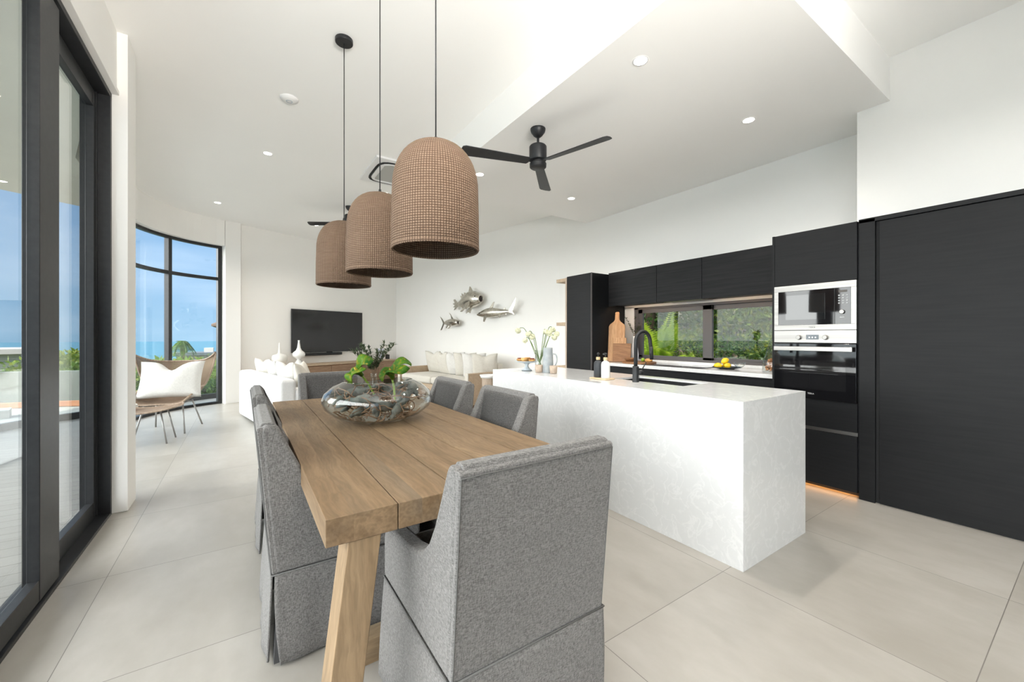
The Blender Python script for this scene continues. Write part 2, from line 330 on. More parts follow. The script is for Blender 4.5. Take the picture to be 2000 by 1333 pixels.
def leafmat(name, c1, c2, c3, sc=3):
    m = mat(name, c1, .55, spec=.3); t, b, n = nodes(m)
    tc = n('ShaderNodeTexCoord'); no = n('ShaderNodeTexNoise', {'Vector': tc.outputs['Object'], 'Scale': sc, 'Detail': 3}); n2 = n('ShaderNodeTexNoise', {'Vector': tc.outputs['Object'], 'Scale': sc * 6, 'Detail': 1})
    a = n('ShaderNodeMapRange', {0: no.outputs[0], 1: .38, 2: .62}); mx = n('ShaderNodeMix', {0: a.outputs[0], 6: (*c1, 1), 7: (*c2, 1)}, data_type='RGBA'); c = n('ShaderNodeMapRange', {0: n2.outputs[0], 1: .5, 2: .7}); mx2 = n('ShaderNodeMix', {0: c.outputs[0], 6: mx.outputs[2], 7: (*c3, 1)}, data_type='RGBA')
    t.links.new(mx2.outputs[2], b.inputs['Base Color'])
    tl = t.nodes.new('ShaderNodeBsdfTranslucent'); t.links.new(mx2.outputs[2], tl.inputs[0]); mi = t.nodes.new('ShaderNodeMixShader'); mi.inputs[0].default_value = .35
    o = t.nodes['Material Output']; t.links.new(b.outputs[0], mi.inputs[1]); t.links.new(tl.outputs[0], mi.inputs[2]); t.links.new(mi.outputs[0], o.inputs[0]); return m
M['leaf'] = leafmat('hedge_leaf', (.05, .11, .018), (.16, .24, .03), (.30, .33, .05), .8)
M['leafd'] = leafmat('dark_leaf', (.02, .055, .015), (.07, .15, .03), (.16, .26, .05), 1.5)
M['leafl'] = leafmat('lime_leaf', (.24, .38, .02), (.42, .55, .04), (.55, .62, .08), 2)
M['leafo'] = leafmat('olive_leaf', (.03, .055, .03), (.07, .10, .05), (.10, .13, .07), 14)
M['bark'] = noisy('bark', (.12, .08, .05), (.22, .16, .11), 12, .9, stretch=(1, 1, .2), bump=.5)
M['soil'] = noisy('soil', (.06, .045, .03), (.10, .10, .045), 3, .95)
# ------------------------------------------------------------------ the setting
def S(o, label, cat):  # structure tag
    return tag(o, label, cat, kind='structure')
HA, HB = 3.48, 3.14
WA, WD = Vector((-.193, .981)), Vector((.981, .193))      # direction of the far right wall, and its normal outwards
K0 = Vector((4.70, 5.5)); CORN = Vector((3.56, 11.15)); T0 = Vector((-.03, 9.55))
# curved window arc on plan (inner face), from the pillar round to the column
AC, AR = Vector((.295, 7.89)), 1.725
def arc(a, r=AR): return Vector((AC.x + r * cos(a), AC.y + r * sin(a)))
a_end = atan2(9.49 - AC.y, -.35 - AC.x)
angs = [a_end + (pi * 1.02 - a_end) * i / 16 for i in range(17)]
curve = [arc(a) for a in angs] + [Vector(p) for p in ((-1.40, 7.2), (-1.33, 6.5), (-1.22, 5.8), (-1.08, 5.1), (-.92, 4.45), (-.86, 4.25))]
# floor and ceiling slabs follow the room outline
out = [(-.93, -4.1), (5.0, -4.1), (5.0, 5.5), (3.75, 11.4), (-.3, 9.65)] + [(p.x - .04, p.y + (.04 if i < 8 else 0)) for i, p in enumerate(curve)]
o = obj('floor', prism(bmesh.new(), out, -.2, 0), M['tile']); S(o, 'large pale cement-look floor tiles with thin grout lines', 'floor')
# main ceiling with the lowered kitchen panel as its own slab
o = obj('ceiling', prism(bmesh.new(), [(a, b) if i < 4 else ((a - .2), b + (.15 if i < 13 else 0)) for i, (a, b) in enumerate([(-1.0, -4.1), (5.0, -4.1), (5.0, 5.6), (3.85, 11.5)] + out[4:])], HA, HA + .3), M['ceil']); S(o, 'plain white upper ceiling over the living and dining space', 'ceiling')
o = obj('ceiling_lowered', bx(bmesh.new(), 1.945, 4.98, .98, 4.80, HB, HA + .01), M['ceil']); S(o, 'lowered white ceiling panel over the kitchen', 'ceiling'); o.name = 'ceiling'
# kitchen wall with window opening
bm = bmesh.new(); WX0, WX1 = 4.70, 4.92; KW = (1.80, 4.02, .955, 1.69)
bx(bm, WX0, WX1, -4.0, KW[0], 0, HA); bx(bm, WX0, WX1, KW[1], 5.55, 0, HA); bx(bm, WX0, WX1, KW[0], KW[1], 0, KW[2]); bx(bm, WX0, WX1, KW[0], KW[1], KW[3], HA)
S(obj('wall_right', bm, M['wall']), 'white kitchen wall around the low horizontal window', 'wall')
S(obj('wall_right_bulkhead', bx(bmesh.new(), 4.25, 4.70, -4.0, 1.185, 2.192, HA + .005), M['wall']), 'white bulkhead wall above the tall black cabinets', 'wall').name = 'wall_bulkhead'
# far right wall (fish wall), TV wall
def wall2(name, A, B, th, side, z0, z1, label):
    d = (B - A).normalized(); nrm = Vector((d.y, -d.x)) * side
    P = [A, B, B + nrm * th, A + nrm * th]
    return S(obj(name, prism(bmesh.new(), [(p.x, p.y) for p in P], z0, z1), M['wall']), label, 'wall')
wall2('wall_sofa', K0, CORN + WA * .2, .2, 1, 0, HA, 'white wall behind the sofa carrying three silver fish')
wall2('wall_far', T0, CORN, .2, -1, 0, HA, 'white far wall carrying the television')
# pillar between curved window and TV wall
S(obj('wall_pillar', prism(bmesh.new(), [(-.35, 9.48), (-.28, 9.37), (-.04, 9.43), (-.02, 9.75), (-.38, 9.7)], 0, HA), M['wall']), 'white pillar between the curved window and the television wall', 'pillar')
S(box('wall_column', -.93, -.70, 4.00, 4.26, 0, HA, M['wall'], bevel=.004), 'white column at the far end of the sliding doors', 'column')
S(box('wall_left', -.95, -.758, -4.0, 4.0, 3.03, HA, M['wall'], bevel=0), 'white header wall above the sliding glass doors', 'wall')
S(box('trim_1', -.80, -.745, -4.0, 4.0, 3.018, 3.05, M['wall'], bevel=.003), 'white reveal strip above the black sliding door frame', 'trim')
# header over the curved window
bm = bmesh.new(); hp = [p + (Vector((AC.x, AC.y)) - p).normalized() * .12 if i < 17 else p + Vector((.12, 0)) for i, p in enumerate(curve)]
hp[0] = Vector((-.29, 9.36))
poly = [(p.x, p.y) for p in hp] + [(p.x - (.14 if i < 14 else 0), p.y + (.18 if i > 4 else .05)) for i, p in reversed(list(enumerate([q for q in curve])))][::1]
lo = []
for i in range(len(curve) - 1):
    a, b_ = hp[i], hp[i + 1]; 
    da = (curve[i] - Vector((AC.x, AC.y))).normalized() * .1 if i < 17 else Vector((-.1, 0)); db = (curve[i + 1] - Vector((AC.x, AC.y))).normalized() * .1 if i + 1 < 17 else Vector((-.1, 0))
    c_, d_ = curve[i + 1] + db, curve[i] + da
    prism(bm, [(a.x, a.y), (b_.x, b_.y), (c_.x, c_.y), (d_.x, d_.y)], 3.0, HA)
bmesh.ops.remove_doubles(bm, verts=bm.verts, dist=.0005)
S(obj('wall_curved', bm, M['wall'], smooth=False), 'white curved header above the bay window', 'wall')
S(box('wall_back', -.95, 4.9, -4.2, -4.0, 0, HA, noisy('light_absorbing_wall', (.16, .14, .12), (.19, .17, .145), 3, .8), bevel=0), 'unseen near end wall of the room, coloured dark to cut bounced light', 'wall')  # unseen wall given a dark colour so it reflects less light into the room
# curved window: frame members follow the arc
win = thing('window_1', 'tall curved black framed window behind the rattan chair', 'window', kind='structure')
def curved_bar(pts, w0, w1, z0, z1, name, m, parent):
    bm = bmesh.new(); A = []; B = []
    for i, p in enumerate(pts):
        d = (pts[min(i + 1, len(pts) - 1)] - pts[max(i - 1, 0)]).normalized(); nn = Vector((-d.y, d.x))
        A.append(p + nn * w0); B.append(p + nn * w1)
    rows = [[bm.verts.new((q.x, q.y, z)) for q in Q] for Q, z in ((A, z0), (B, z0), (B, z1), (A, z1))]
    for i in range(len(pts) - 1):
        for k in range(4):
            r1, r2 = rows[k], rows[(k + 1) % 4]; bm.faces.new((r1[i], r1[i + 1], r2[i + 1], r2[i]))
    bm.faces.new([r[0] for r in rows]); bm.faces.new([r[-1] for r in rows][::-1])
    return obj(name, bm, m, parent)
fine = []
for i in range(len(curve) - 1):
    for k in range(2): fine.append(curve[i].lerp(curve[i + 1], k / 2))
fine.append(curve[-1])
curved_bar(fine, -.035, .035, 0, .045, 'frame_sill', M['black'], win)
curved_bar(fine, -.035, .035, 2.955, 3.02, 'frame_head', M['black'], win)
curved_bar(fine, -.03, .03, 2.345, 2.40, 'transom', M['black'], win)
curved_bar(fine, -.004, .004, .04, 2.96, 'pane', M['glass'], win)
def mull(p, q, w=.065, d=.08, z0=0, z1=3.0):
    dd = (q - p).normalized(); nn = Vector((-dd.y, dd.x)); c = p
    P = [c - dd * w / 2 - nn * d / 2, c + dd * w / 2 - nn * d / 2, c + dd * w / 2 + nn * d / 2, c - dd * w / 2 + nn * d / 2]
    return obj('mullion', prism(bmesh.new(), [(v.x, v.y) for v in P], z0, z1), M['black'], win)
am = atan2(8.95 - AC.y, -1.06 - AC.x)
mull(arc(am), arc(am + .05)); mull(arc(a_end + .02), arc(a_end + .08)); mull(Vector((-1.41, 7.35)), Vector((-1.40, 7.2))); mull(Vector((-1.27, 6.1)), Vector((-1.22, 5.8))); mull(Vector((-.89, 4.33)), Vector((-.86, 4.25)))

# sliding glass doors along the left side
door = thing('door_1', 'black framed sliding glass door to the terrace', 'door', kind='structure')
box('frame_head', -.94, -.785, -4.0, 4.0, 2.985, 3.03, M['black'], door); box('frame_track', -.885, -.862, -4.0, 4.0, 2.95, 2.99, M['black'], door)
box('threshold', -.94, -.785, -4.0, 4.0, -.002, .018, M['black'], door); box('track', -.862, -.855, -4.0, 4.0, .015, .035, M['black'], door); box('track', -.90, -.893, -4, 4, .015, .035, M['black'], door)
bm = bmesh.new(); bx(bm, -.94, -.785, 3.965, 4.0, 0, 3.0); bx(bm, -.86, -.85, 3.945, 3.97, 0, 3.0); bx(bm, -.895, -.885, 3.93, 3.97, 0, 3.0)
obj('jamb', bm, M['black'], door, bevel=.002)
def panel(x, y0, y1, st0, st1):
    lf = box('stile', x - .022, x + .022, y0, y0 + st0, .03, 2.97, M['black'], door, .003)
    box('stile', x - .022, x + .022, y1 - st1, y1, .03, 2.97, M['black'], door, .003)
    box('bottom_rail', x - .020, x + .020, y0 + st0, y1 - st1, .03, .13, M['black'], door, .003)
    box('top_rail', x - .020, x + .020, y0 + st0, y1 - st1, 2.86, 2.97, M['black'], door, .003)
    box('pane', x - .012, x - .006, y0 + st0 - .005, y1 - st1 + .005, .125, 2.865, M['glass'], door, 0)
panel(-.815, .02, 3.04, .08, .24); panel(-.875, 2.95, 3.965, .1, .07); panel(-.875, -3.0, .10, .08, .1); panel(-.815, -3.98, -2.9, .08, .08)

# kitchen window
kw = thing('window_2', 'low grey framed kitchen window above the worktop', 'window', kind='structure')
y0, y1, z0, z1 = KW
bm = bmesh.new(); bx(bm, 4.715, 4.80, y0, y1, z0, z0 + .03); bx(bm, 4.715, 4.80, y0, y1, z1 - .03, z1); bx(bm, 4.715, 4.80, y0, y0 + .05, z0, z1); bx(bm, 4.715, 4.80, 3.79, 3.86, z0, z1)
obj('frame', bm, M['winfr'], kw, bevel=.003)
S(box('trim_2', 4.70, 4.80, 3.855, 4.03, .90, 1.70, M['wall'], bevel=0), 'white reveal beside the kitchen window', 'trim')
def sash(x, a, b_, l=.06, r=.07):
    bm = bmesh.new(); bx(bm, x - .018, x + .018, a, b_, z0 + .01, z0 + .06); bx(bm, x - .018, x + .018, a, b_, z1 - .085, z1 - .03); bx(bm, x - .018, x + .018, a, a + l, z0 + .01, z1 - .03); bx(bm, x - .018, x + .018, b_ - r, b_, z0 + .01, z1 - .03)
    s = obj('sash', bm, M['winfr'], kw, bevel=.003); box('pane', x - .003, x + .003, a + l - .005, b_ - r + .005, z0 + .055, z1 - .08, M['gardenglass'], s, 0)
sash(4.74, 2.70, 3.81, .12, .09); sash(4.775, 1.83, 2.78, .05, .06)

# terrace outside
deckp = [(-.94, -4), (-.94, 4.3), (-1.45, 6.5), (-1.5, 8.2), (-1.1, 9.1), (-.35, 9.7), (1.5, 10.9), (1.3, 11.6), (-.3, 10.9), (-1.3, 10.2), (-2.15, 9.3), (-2.85, 8.5), (-3.3, 7.0), (-3.4, 4), (-3.4, -4)]
bm = prism(bmesh.new(), deckp, -.25, -.03); o = obj('floor_deck', bm, None); 
m = mat('deck_boards', (.4, .4, .4), .55, spec=.25); t, b, n = nodes(m); tc = n('ShaderNodeTexCoord'); sp = n('ShaderNodeSeparateXYZ', {0: tc.outputs['Object']})
a = n('ShaderNodeMath', {0: sp.outputs['Y'], 1: .14}, operation='DIVIDE'); fr = n('ShaderNodeMath', {0: a.outputs[0]}, operation='FRACT'); gp = n('ShaderNodeMath', {0: fr.outputs[0], 1: .955}, operation='GREATER_THAN'); fl = n('ShaderNodeMath', {0: a.outputs[0]}, operation='FLOOR')
wn = n('ShaderNodeTexWhiteNoise', {'W': fl.outputs[0]}, noise_dimensions='1D'); mp = n('ShaderNodeMapping', {0: tc.outputs['Object'], 'Scale': (.6, 12, 1)}); no = n('ShaderNodeTexNoise', {'Vector': mp.outputs[0], 'Scale': 3, 'Detail': 5})
m1 = n('ShaderNodeMix', {0: wn.outputs[0], 6: (.17, .165, .155, 1), 7: (.24, .235, .225, 1)}, data_type='RGBA'); m2 = n('ShaderNodeMix', {0: no.outputs[0], 6: m1.outputs[2], 7: (.28, .275, .26, 1)}, data_type='RGBA'); m3 = n('ShaderNodeMix', {0: gp.outputs[0], 6: m2.outputs[2], 7: (.08, .075, .07, 1)}, data_type='RGBA'); t.links.new(m3.outputs[2], b.inputs['Base Color'])
o.data.materials.append(m); S(o, 'grey plank terrace floor outside the glass doors', 'floor')
M['soffit'] = noisy('soffit_paint', (.62, .60, .50), (.58, .56, .47), 2, .8)
sf = [(-.95, -4), (-.95, 4.3), (-1.5, 6.2), (-1.62, 8.3), (-2.0, 8.48), (-2.64, 8.08), (-3.2, 6.9), (-3.3, 4), (-3.3, -4)]
S(obj('ceiling_soffit', prism(bmesh.new(), sf, 3.2, 3.5), M['soffit']), 'beige underside of the roof overhang outside the doors', 'ceiling')
# balustrade
rail = [Vector(p) for p in ((-3.32, -4), (-3.32, 4), (-3.2, 7.0), (-2.78, 8.5), (-2.12, 9.25), (-1.25, 10.1), (-.3, 10.75), (1.3, 11.45))]
sr = spline([(p.x, p.y, 0) for p in rail[2:]], 6); sr = [rail[0], rail[1]] + [Vector((p.x, p.y)) for p in sr]
bal = thing('glass_balustrade', 'frameless glass balustrade around the terrace edge', 'balustrade')
curved_bar(sr, -.04, .04, -.03, .07, 'base_channel', M['black'], bal)
for i in range(1, len(sr) - 1, 3):
    seg_ = sr[i:i + 4]
    if len(seg_) > 1: 
        g_ = [seg_[0].lerp(seg_[1], .02)] + seg_[1:-1] + [seg_[-1].lerp(seg_[-2], .02)]
        curved_bar(g_, -.005, .005, .06, .93, 'glass_panel', M['railglass'], bal)
# ------------------------------------------------------------------ dining table
def dining_table():
    t = thing('dining_table', 'weathered teak trestle dining table with thick plank top', 'table', (.70, 2.45, 0))
    X0 = .19 - .70
    for i in range(5):
        a = X0 + i * .2075; m_ = obj('top_plank', bx(bmesh.new(), a + .0012, a + .2075 - .0012, -1.225, 1.225, .679, .76), M['teak'], t, bevel=.0025)
    for s in (-1, 1):
        yc = s * 1.165
        for q in (-1, 1):
            bm = bmesh.new(); xt, xb = .398, .482     # splayed legs
            P = [(q * (xt + .049), .679), (q * (xt - .046), .679), (q * (xb - .046), 0), (q * (xb + .049), 0)]
            prism(bm, P, yc - .055, yc + .055, 'y'); obj('leg', bm, M['teakz'], t, bevel=.003)
        box('foot_rail', -.40, .40, yc - s * .36 - .04, yc - s * .36 + .04, 0, .095, M['teakx'], t)
        box('cross_batten', -.30, .30, yc - s * .12 - .03, yc - s * .12 + .03, .655, .679, M['teakx'], t)
    box('long_rail', -.04, .04, -.80, .80, .095, .16, M['teak'], t)
    return t
dining_table()

# ------------------------------------------------------------------ slipcovered dining chairs (origin: floor, middle of the back; faces +y)
def chair_proto():
    t = thing('dining_chair', 'x', 'chair')
    W, aw = .285, .065
    prof = [(.0, .35), (-.012, .45), (-.028, .62), (-.05, .90), (-.048, .925), (-.035, .935), (.0, .93), (.012, .915), (.05, .83), (.095, .735), (.14, .665), (.19, .62), (.25, .592), (.33, .577), (.42, .567), (.50, .560), (.55, .553), (.575, .535), (.585, .50), (.585, .35)]
    for s in (-1, 1):
        bm = bmesh.new(); a, b_ = (W - aw, W) if s > 0 else (-W, -W + aw)
        prism(bm, [(y, z) for y, z in prof], a, b_, 'x')
        obj('side_panel', bm, M['grey'], t, bevel=.014, seg=4, angle=50)
    # back between the wings, a thin shell outside and a padded inner face
    bm = bmesh.new(); nb = 12
    def outer(u, v):
        z = .35 + v * .572; y = -.051 * v - .013; x = (u * 2 - 1) * (W - .004)
        return Vector((x, y - .004 * (1 - (u * 2 - 1) ** 2), z + .006 * (1 - (u * 2 - 1) ** 2) * v))
    def inner(u, v):
        z = .45 + v * .465; x = (u * 2 - 1) * (W - aw + .004); y = .094 - v * .080 + .02 * (1 - (u * 2 - 1) ** 4) * sin(pi * min(1, v * 1.05)) 
        return Vector((x, y, z + .004 * (1 - (u * 2 - 1) ** 2)))
    prism(bm, [(.0, .35), (-.004, .35), (-.055, .925), (-.045, .940), (-.01, .940), (.004, .925), (.075, .50), (.075, .35)], -(W - .02), W - .02, 'x')
    obj('backrest', bm, M['grey'], t, bevel=.012, seg=3, angle=40)
    bm = bmesh.new(); sheet(bm, inner, 16, 12); bmesh.ops.solidify(bm, geom=bm.faces, thickness=.03); obj('back_cushion', bm, M['grey'], t, smooth=True)
    bm = bmesh.new(); superell(bm, W - aw - .002, .26, .075, .35, .25, 28, 12, Matrix.Translation((0, .325, .425))); obj('seat_cushion', bm, M['grey'], t, smooth=True)
    box('seat_deck', -W + .01, W - .01, .0, .58, .33, .40, M['grey'], t, .01)
    # back panel skin with piping
    bm = bmesh.new(); prism(bm, [(-.013, .35), (-.0385, .64), (-.064, .922), (-.052, .928), (-.02, .922), (.012, .35)], -(W - .003), W - .003, 'x'); obj('back_panel', bm, M['grey'], t, bevel=.006, seg=3, angle=40)
    bm = bmesh.new()
    pts = [Vector((-W + .008, -.0135 - .051 * v / 10, .35 + .056 * v)) for v in range(11)]; pts2 = [Vector(((u - 5) / 5 * (W - .008), -.066, .912)) for u in range(1, 10)]; pts3 = [Vector((W - .008, -.0135 - .051 * v / 10, .35 + .056 * v)) for v in range(10, -1, -1)]
    tube(bm, pts + pts2 + pts3, .0016, 6); obj('piping', bm, M['seam'], t, smooth=True)
    # skirt: four hanging cloths that part at the corners into kick pleats
    rnd = random.Random(3); D = .572
    def skirt(name, A, B, nrm, seed):
        A, B, nrm = Vector(A), Vector(B), Vector(nrm); L = (B - A).length; ph = seed * 2.1
        def f(u, v):
            k = 1 - v; z = .352 * v + .012 * (1 - v) ; e = (u * 2 - 1)
            w_ = u + e * .0 
            p = A.lerp(B, u); d = nrm * (-.001 + .021 * k + k * .007 * sin(u * 9 + ph) + k * .004 * sin(u * 21 + ph * 2)); 
            p = p + (B - A).normalized() * (e * .012 * k)
            # slit edge curls back
            if abs(e) > .86: p += (B - A).normalized() * (-math.copysign(1, e) * .03 * k * k * (abs(e) - .86) / .14)
            return Vector((p.x + d.x, p.y + d.y, z))
        bm = bmesh.new(); sheet(bm, f, 40, 10); return obj(name, bm, M['grey'], t, smooth=True, solid=.007)
    y0 = -.004
    skirt('skirt', (-W, y0 - .010), (W, y0 - .010), (0, -1), 1); skirt('skirt', (-W, D), (W, D), (0, 1), 2); skirt('skirt', (-W, y0), (-W, D), (-1, 0), 3); skirt('skirt', (W, y0), (W, D), (1, 0), 4)
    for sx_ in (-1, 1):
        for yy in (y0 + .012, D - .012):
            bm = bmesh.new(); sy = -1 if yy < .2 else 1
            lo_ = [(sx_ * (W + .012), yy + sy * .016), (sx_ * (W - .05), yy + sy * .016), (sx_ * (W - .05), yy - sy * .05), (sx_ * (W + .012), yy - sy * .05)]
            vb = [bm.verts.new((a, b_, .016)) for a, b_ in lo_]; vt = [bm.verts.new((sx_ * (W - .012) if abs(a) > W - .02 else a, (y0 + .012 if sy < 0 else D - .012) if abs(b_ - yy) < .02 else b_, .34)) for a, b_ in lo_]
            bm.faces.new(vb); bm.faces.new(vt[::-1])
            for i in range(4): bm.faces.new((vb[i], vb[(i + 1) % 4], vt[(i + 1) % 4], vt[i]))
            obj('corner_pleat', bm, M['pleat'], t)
    bm = bmesh.new(); c = .003
    c2 = .012; tube(bm, [(-W - c, y0 - c2, .352), (W + c, y0 - c2, .352), (W + c, D + c, .352), (-W - c, D + c, .352), (-W - c, y0 - c2, .352)], .0032, 6); obj('waist_seam', bm, M['seam'], t, smooth=True)
    return t
proto = chair_proto()
CH = [(.738, .985, 0, 'grey slipcovered dining chair at the near end of the table, largest of them'),
      (.105, 2.085, -90, 'grey slipcovered dining chair on the window side of the table, nearer of the two'),
      (.105, 3.02, -90, 'grey slipcovered dining chair on the window side of the table, farther of the two'),
      (1.375, 2.15, 90, 'grey slipcovered dining chair between table and island, nearer of the two'),
      (1.355, 2.90, 90, 'grey slipcovered dining chair between table and island, farther of the two'),
      (.70, 4.10, 180, 'grey slipcovered dining chair at the far end of the table, behind the glass bowl')]
for i, (x, y, a, lb) in enumerate(CH):
    c = proto if i == 0 else copy_tree(proto)
    c.location = (x, y, 0); c.rotation_euler = (0, 0, radians(a)); tag(c, lb, 'chair', 'grey slipcovered chairs around the dining table')

# ------------------------------------------------------------------ pendants
def pendant_proto():
    t = thing('pendant_lamp', 'x', 'pendant lamp')
    R, z0 = .188, 1.655; pr = [(R - .006, z0), (R + .002, z0 + .012), (R + .001, z0 + .15), (R - .002, z0 + .27)]
    for k in range(1, 13):
        a = k / 12 * pi / 2; pr.append(((R - .002) * cos(a) ** .72 if k < 12 else .012, z0 + .27 + .20 * sin(a) ** 1.05))
    inn = [(max(r - .007, .008), z - (.005 if i > 4 else 0)) for i, (r, z) in enumerate(pr)][::-1]
    sh = obj('lamp_shade', lathe(bmesh.new(), pr + inn, 96, uvl=True), M['seagrass'], t, smooth=True)
    obj('rim', lathe(bmesh.new(), [(R - .008, z0 + .004), (R - .007, z0 - .003), (R - .001, z0 - .004), (R + .003, z0 + .003), (R + .002, z0 + .012)], 64, uvl=True), M['seagrass'], sh, smooth=True)
    zt = z0 + .47
    obj('cord_grip', lathe(bmesh.new(), [(0, zt + .03), (.006, zt + .03), (.010, zt + .012), (.013, zt - .005), (0, zt - .006)], 16), M['black'], t, smooth=True)
    obj('cord', tube(bmesh.new(), [(0, 0, zt + .02), (0, 0, HA - .02)], .0032, 8), M['black'], t, smooth=True)
    obj('ceiling_canopy', lathe(bmesh.new(), [(0, HA - .03), (.058, HA - .03), (.062, HA - .026), (.062, HA - .001), (0, HA - .001)], 32), M['black'], t, bevel=.002)
    so = obj('lamp_holder', lathe(bmesh.new(), [(0, zt - .008), (.018, zt - .008), (.018, zt - .07), (0, zt - .07)], 16), M['black'], t, smooth=False)
    bm = bmesh.new(); superell(bm, .03, .03, .038, 1, 1, 16, 10, Matrix.Translation((0, 0, zt - .10))); obj('bulb', bm, M['white'], so, smooth=True)
    return t
pp = pendant_proto()
for i, (x, y, lb) in enumerate([(.706, 1.66, 'dome shaped seagrass pendant lamp above the near half of the table'), (.679, 2.434, 'dome shaped seagrass pendant lamp in the middle of the row of three'), (.622, 3.17, 'dome shaped seagrass pendant lamp farthest along the table, with round canopy showing')]):
    c = pp if i == 0 else copy_tree(pp); c.location = (x, y, 0); tag(c, lb, 'pendant lamp', 'woven pendant lamps over the dining table')

# ------------------------------------------------------------------ kitchen island
isl = thing('kitchen_island', 'white quartz waterfall kitchen island with an undermount black sink', 'kitchen island', (2.245, 1.11, 0))
IX, IY, T_ = .79, 2.62, .012
bm = bmesh.new(); SX0, SX1, SY0, SY1 = .37, .70, .60, 1.24
for a, b_, c_, d_ in ((0, SX0, 0, IY), (SX1, IX, 0, IY), (SX0, SX1, 0, SY0), (SX0, SX1, SY1, IY)): bx(bm, a, b_, c_, d_, .90, .92)
bmesh.ops.remove_doubles(bm, verts=bm.verts, dist=.0001); obj('worktop', bm, M['quartz'], isl)
obj('side_panel', bx(bmesh.new(), 0, .02, 0, IY, 0, .9005), M['quartz'], isl, bevel=.001); obj('end_panel', bx(bmesh.new(), .02, IX, 0, .02, 0, .9005), M['quartz'], isl, bevel=.001); obj('end_panel', bx(bmesh.new(), .02, IX, IY - .02, IY, 0, .9005), M['quartz'], isl, bevel=.001)
ib = box('cabinet_body', .02, IX - .03, .02, IY - .02, .08, .68, M['cab'], isl)
for k in range(4): box('door', IX - .03, IX - .012, .03 + k * .64, .03 + k * .64 + .632, .09, .885, M['cab'], isl)
bm = bmesh.new(); bx(bm, SX0 - .01, SX1 + .01, SY0 - .01, SY1 + .01, .69, .70)
for a, b_, c_, d_ in ((SX0 - .01, SX0, SY0 - .01, SY1 + .01), (SX1, SX1 + .01, SY0 - .01, SY1 + .01), (SX0, SX1, SY0 - .01, SY0), (SX0, SX1, SY1, SY1 + .01)): bx(bm, a, b_, c_, d_, .70, .905)
obj('sink_bowl', bm, M['black'], isl)
# tap
f = thing('kitchen_tap', 'matt black gooseneck tap rising beside the island sink', 'tap', (2.545, 2.07, .92))
obj('base', lathe(bmesh.new(), [(0, 0), (.026, 0), (.026, .012), (.024, .014), (.024, .12), (.018, .125), (0, .125)], 24), M['black'], f, smooth=False, bevel=.001)
pts = [(0, 0, .12), (0, 0, .31)] + [(.088 - .088 * cos(a), 0, .31 + .085 * sin(a)) for a in [pi * k / 14 for k in range(1, 15)]] + [(.180, -.004, .27)]
obj('spout', tube(bmesh.new(), pts, .0145, 16), M['black'], f, smooth=True)
obj('spray_head', tube(bmesh.new(), [(.180, -.004, .275), (.188, -.006, .17)], .0155, 16), M['black'], f, smooth=True)
obj('lever', tube(bmesh.new(), [(.015, 0, .075), (.062, -.01, .075), (.066, -.011, .075), (.070, -.012, .075)], [.019, .019, .017, .012], 16), M['black'], f, smooth=True)
obj('lever_pin', tube(bmesh.new(), [(.055, -.01, .085), (.10, -.02, .15)], .004, 8), M['black'], f, smooth=True)

# ------------------------------------------------------------------ tall oven cabinet and pantry
F0 = 4.01
oc = thing('oven_cabinet', 'tall charcoal cabinet housing the microwave and oven', 'cabinet', (4.01, 1.115, 0))
def OB(n, y0, y1, z0, z1, m=M['cab'], par=oc, x0=0, x1=.02, bev=.0015): return box(n, x0, x1, y0, y1, z0, z1, m, par, bev)
bm = bmesh.new(); bx(bm, .02, .62, -.002, .018, .04, 2.18); bx(bm, .0, .62, .593, .612, .04, 2.183); bx(bm, .02, .62, 0, .6, 2.16, 2.18); bx(bm, .02, .62, 0, .6, .04, .06); bx(bm, .60, .62, 0, .6, .06, 2.16); bx(bm, .02, .6, .018, .593, 1.722, 1.737); bx(bm, .02, .6, .018, .593, .728, .742)
obj('carcass', bm, M['cab'], oc); OB('door', .003, .591, 1.727, 2.181)
d1 = OB('drawer', .003, .591, .515, .745); OB('handle_rail', .003, .591, .484, .513, M['steel'], d1, .012, .03)
d2 = OB('drawer', .003, .591, .04, .482); OB('plinth', .003, .591, 0, .04, M['dark'], oc, .075, .09)
OB('led_strip', .02, .58, .028, .036, M['leda'], oc, .055, .07)
mw = thing('microwave', 'built-in stainless steel framed microwave above the oven', 'microwave', (4.01, 1.115, 0))
bm = bmesh.new(); 
for a in ((.003, .591, 1.33, 1.376), (.003, .591, 1.670, 1.722), (.003, .038, 1.376, 1.670), (.557, .591, 1.376, 1.670)): bx(bm, -.012, .02, a[0], a[1], a[2], a[3])
obj('frame', bm, M['steel'], mw, bevel=.0015)
dr = box('door', -.010, .02, .145, .557, 1.376, 1.670, M['bglass'], mw, .001); box('window', -.0115, -.009, .21, .50, 1.42, 1.635, mat('smoked_glass', (.012, .013, .014), .03, spec=.8), dr, .0005)
cp = box('control_panel', -.010, .02, .038, .143, 1.376, 1.670, M['bglass'], mw, .001)
box('body', .02, .42, .01, .585, 1.335, 1.718, M['dark'], mw, 0)
grey_print = mat('grey_print', (.35, .36, .37), .5)
for r in range(4):
    for c_ in range(3): obj('button', lathe(bmesh.new(), [(0, 0), (.0065, 0), (.0065, .002), (0, .002)], 12), grey_print, cp).matrix_local = Matrix.Translation((-.0105, .062 + c_ * .026, 1.545 + r * .021)) @ Matrix.Rotation(-pi / 2, 4, 'Y')
box('display', -.0112, -.0095, .062, .118, 1.632, 1.65, mat('lcd', (.05, .04, .03), .3), cp, 0)
k = obj('knob', lathe(bmesh.new(), [(0, 0), (.017, 0), (.017, .016), (.015, .018), (0, .018)], 24), M['steel'], cp, bevel=.001); k.matrix_local = Matrix.Translation((-.010, .094, 1.474)) @ Matrix.Rotation(-pi / 2, 4, 'Y')
